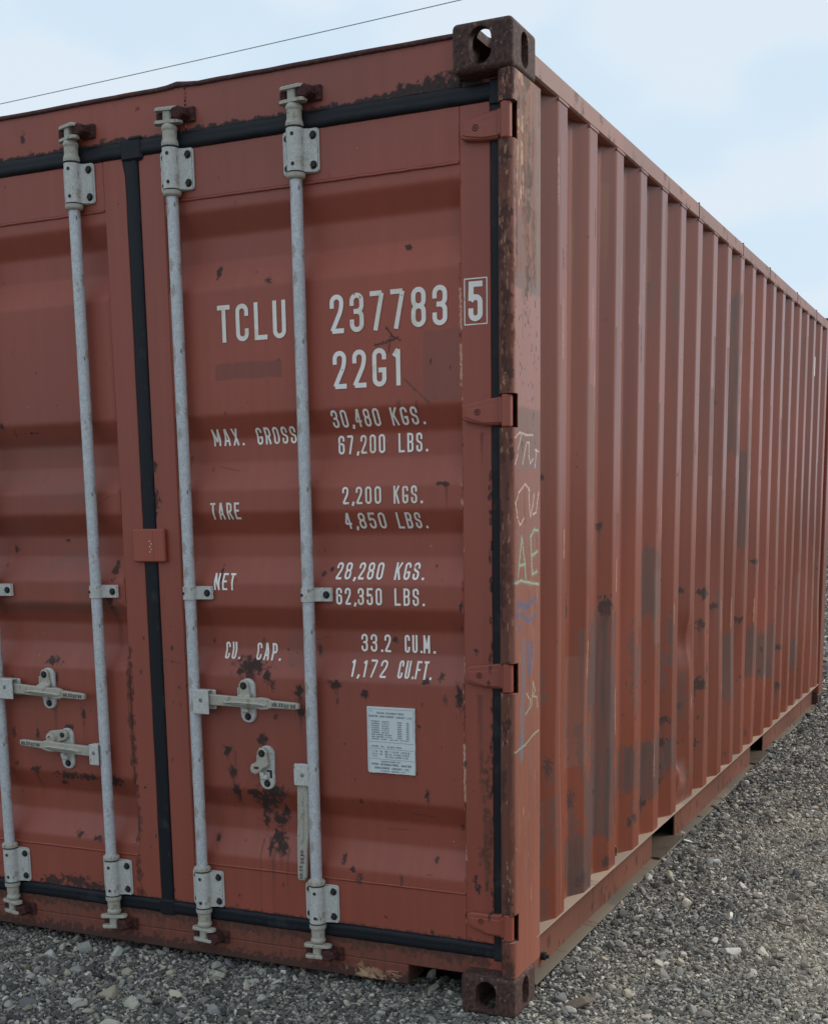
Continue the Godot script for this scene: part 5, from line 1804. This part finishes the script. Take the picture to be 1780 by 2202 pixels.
func build_stones() -> void:
	# the larger stones that can be told apart: x, z, radius, flatness, colour, label
	var grey := [0.30, 0.295, 0.27]
	var pale := [0.46, 0.45, 0.41]
	var tan := [0.38, 0.33, 0.25]
	var cream := [0.50, 0.47, 0.38]
	var dark := [0.17, 0.17, 0.165]
	var olive := [0.24, 0.22, 0.13]
	var spots := [
		[-1.493, -0.012, 0.036, 0.72, grey, "smooth grey stone nearest the sill, left of the second locking rod"], [-1.363, -0.004, 0.030, 0.85, pale, "pale pointed stone just in front of the sill under the second rod"],
		[-1.569, 0.071, 0.024, 0.75, pale, "pale stone to the left of the smooth grey stone"], [-1.381, 0.169, 0.032, 0.75, grey, "grey angular stone in the middle of the gravel under the second rod"],
		[-1.171, 0.279, 0.046, 0.55, tan, "large tan stone with a rough pitted top"], [-1.059, 0.315, 0.034, 0.75, cream, "cream broken stone right of the large tan stone"],
		[-1.332, 0.442, 0.032, 0.80, dark, "dark grey stone in the lower left gravel"], [-1.232, 0.122, 0.026, 0.65, tan, "orange tan stone left of the third rod"],
		[-1.017, 0.465, 0.040, 0.70, cream, "cream stone cut by the lower edge of the picture"], [-1.198, 0.529, 0.026, 0.55, cream, "flat cream stone at the lower left edge"],
		[-0.937, 0.061, 0.032, 0.70, cream, "yellowish cream stone under the third rod"], [-0.802, 0.281, 0.034, 0.70, grey, "grey stone low in the picture below the third rod"],
		[-0.718, 0.167, 0.020, 0.80, pale, "small pale stone beneath the fourth rod"], [-0.811, 0.055, 0.022, 0.75, pale, "whitish stone right of the yellowish cream one"],
		[-1.541, 0.212, 0.018, 0.80, olive, "small olive stone at the left of the gravel"], [-1.475, 0.276, 0.020, 0.80, cream, "small cream stone below the olive stone"],
		[-0.708, -0.018, 0.017, 0.80, pale, "small pale stone close to the sill by the fourth rod"], [-0.353, 0.125, 0.015, 0.80, pale, "tiny white stone left of the lower corner casting"],
		[0.538, -0.748, 0.028, 0.60, cream, "rounded cream pebble at the right in the open gravel"], [0.441, -0.699, 0.026, 0.55, grey, "flat grey pebble left of the rounded cream pebble"],
		[0.270, -0.515, 0.022, 0.60, cream, "buff pebble two steps out from the corner casting"], [0.244, -0.285, 0.024, 0.55, tan, "tan pebble right of the lower corner casting"],
		[0.112, -0.487, 0.019, 0.75, tan, "ochre pebble beside the bottom rail"], [0.564, -1.563, 0.030, 0.60, cream, "cream pebble far out at the right edge"],
		[0.411, -2.676, 0.036, 0.60, pale, "pale stone beyond the first fork pocket"], [0.387, -0.768, 0.022, 0.65, pale, "pale pebble behind the flat grey one"],
		[0.165, -0.923, 0.023, 0.70, grey, "grey stone beside the rail near the lashing ring"], [0.071, -0.190, 0.030, 0.75, dark, "dark stone against the lower corner casting"],
		[0.260, -0.598, 0.017, 0.80, pale, "small white pebble behind the buff pebble"], [0.139, -2.069, 0.028, 0.60, tan, "tan stone out from the first fork pocket"],
	]
	for i in spots.size():
		var q: Array = spots[i]
		var b := stone_mesh(300 + i, q[3], 4)
		var cc: Array = q[4]
		var c := rust_canvas(Color(cc[0] * 0.72, cc[1] * 0.72, cc[2] * 0.72).linear_to_srgb(), Color(cc[0] * 1.25, cc[1] * 1.25, cc[2] * 1.25).linear_to_srgb(), Color(cc[0] * 0.55, cc[1] * 0.5, cc[2] * 0.45).linear_to_srgb(), 0) if not M.has("stone%s" % [cc]) else null
		if c:
			M["stone%s" % [cc]] = tri_mat(c, 4.0, 0.25)
		var o := shape(numbered("stone"), b, M["stone%s" % [cc]], self)
		o.position = Vector3(q[0], ground_y(q[0], q[1]) + q[2] * q[3] * 0.18, q[1])
		o.rotation.y = i * 1.7
		o.scale = Vector3.ONE * (q[2] * 0.88)
		tag(o, q[5], "stone", "larger stones lying in the gravel")
	var b := MB.new()
	b.tube([Vector3(-0.045, 0.004, 0.006), Vector3(-0.01, 0.006, 0.0), Vector3(0.02, 0.003, 0.002), Vector3(0.05, 0.006, -0.006)], 0.0035, 7)
	var twig := shape(numbered("twig"), b.mesh(), M.wood, self)
	twig.position = Vector3(0.546, ground_y(0.546, -1.018) + 0.012, -1.018)
	twig.rotation.y = -0.6
	tag(twig, "thin dry twig lying on the gravel out from the container side", "twig")
	var chunk := shape(numbered("wood_scrap"), stone_mesh(555, 0.45, 3), M.wood, self)
	chunk.scale = Vector3(0.062, 0.040, 0.026)
	chunk.position = Vector3(0.135, ground_y(0.135, -0.155) + 0.014, -0.155)
	chunk.rotation = Vector3(0.15, 0.9, 0.1)
	tag(chunk, "brown splintered wood scrap beside the lower corner casting", "wood scrap")


func build_cable() -> void:
	var b := MB.new()
	var p := Vector3(-10.69, 6.5, -10.36)
	var d := (Vector3(-4.27, 6.5, -9.93) - p).normalized()
	var pts := []
	for i in 121:
		var s := lerpf(-30.0, 36.0, i / 120.0)
		pts.append(p + d * s + Vector3.UP * 0.0009 * (s - 3.2) * (s - 3.2))
	b.tube(pts, 0.0050, 7)
	var o := part(numbered("overhead_cable"), b, M.cable, self)
	tag(o, "thin grey overhead cable crossing the sky above the container", "cable")


func sky_texture() -> ImageTexture:
	var w := 768
	var h := 384
	var im := Image.create(w, h, false, Image.FORMAT_RGBF)
	var n1 := FastNoiseLite.new()
	n1.seed = 71
	n1.frequency = 1.1
	n1.fractal_octaves = 5
	for y in h:
		var el := (0.5 - (y + 0.5) / h) * PI
		for x in w:
			var az := (x + 0.5) / w * TAU
			var e := Vector3(cos(el) * sin(az), sin(el), cos(el) * cos(az))
			# cloud sheet: noise on a plane overhead, flattened towards the horizon
			var q := e / (absf(e.y) + 0.28)
			var k := clampf(0.5 + 1.5 * n1.get_noise_3d(q.x * 2.6 + 0.7, q.z * 2.6, 3.0), 0.0, 1.0)
			var up := clampf(e.y, 0.0, 1.0)
			var base := Color(0.575, 0.700, 0.810).lerp(Color(0.48, 0.610, 0.73), up)
			var cloud := Color(0.640, 0.725, 0.805).lerp(Color(0.58, 0.665, 0.755), up)
			var c := base.lerp(cloud, smoothstep(0.25, 0.85, k))
			im.set_pixel(x, y, c)
	return ImageTexture.create_from_image(im)


func _ready() -> void:
	# camera: the photograph is the upper part of an upright frame, so the lens is shifted
	var cam_ := Camera3D.new()
	cam_.name = "camera"
	cam_.position = Vector3(1.1973, 1.4041, 3.1802)
	cam_.basis = Basis(Vector3.UP, 0.4384) * Basis(Vector3.RIGHT, -0.1703) * Basis(Vector3.BACK, -0.0158)
	var near := 0.05
	cam_.projection = Camera3D.PROJECTION_FRUSTUM
	cam_.keep_aspect = Camera3D.KEEP_HEIGHT
	var f := 2772.61
	cam_.size = 2202.0 / f * near
	cam_.frustum_offset = Vector2((890.0 - 889.84) / f * near, (1571.93 - 1101.0) / f * near)
	cam_.near = near
	cam_.far = 1500.0
	add_child(cam_)
	cam_.current = true
	var env := Environment.new()
	env.background_mode = Environment.BG_SKY
	var sky := Sky.new()
	var pano := PanoramaSkyMaterial.new()
	pano.panorama = sky_texture()
	pano.energy_multiplier = 1.0
	sky.sky_material = pano
	env.sky = sky
	env.tonemap_mode = Environment.TONE_MAPPER_LINEAR
	env.tonemap_exposure = 1.18
	env.sdfgi_enabled = true
	env.ssao_enabled = true
	env.ssil_enabled = true
	var we := WorldEnvironment.new()
	we.name = "world"
	we.environment = env
	add_child(we)
	var sun := DirectionalLight3D.new()
	sun.name = "sun"
	sun.light_energy = 0.75
	sun.light_angular_distance = 26.0
	sun.light_color = Color(1.0, 0.97, 0.93)
	sun.shadow_enabled = true
	add_child(sun)
	sun.look_at_from_position(Vector3(0.55, 0.58, -0.60), Vector3.ZERO)

	make_noises()
	make_materials()
	build_ground()
	build_container()
	build_gravel()
	build_stones()
	build_cable()
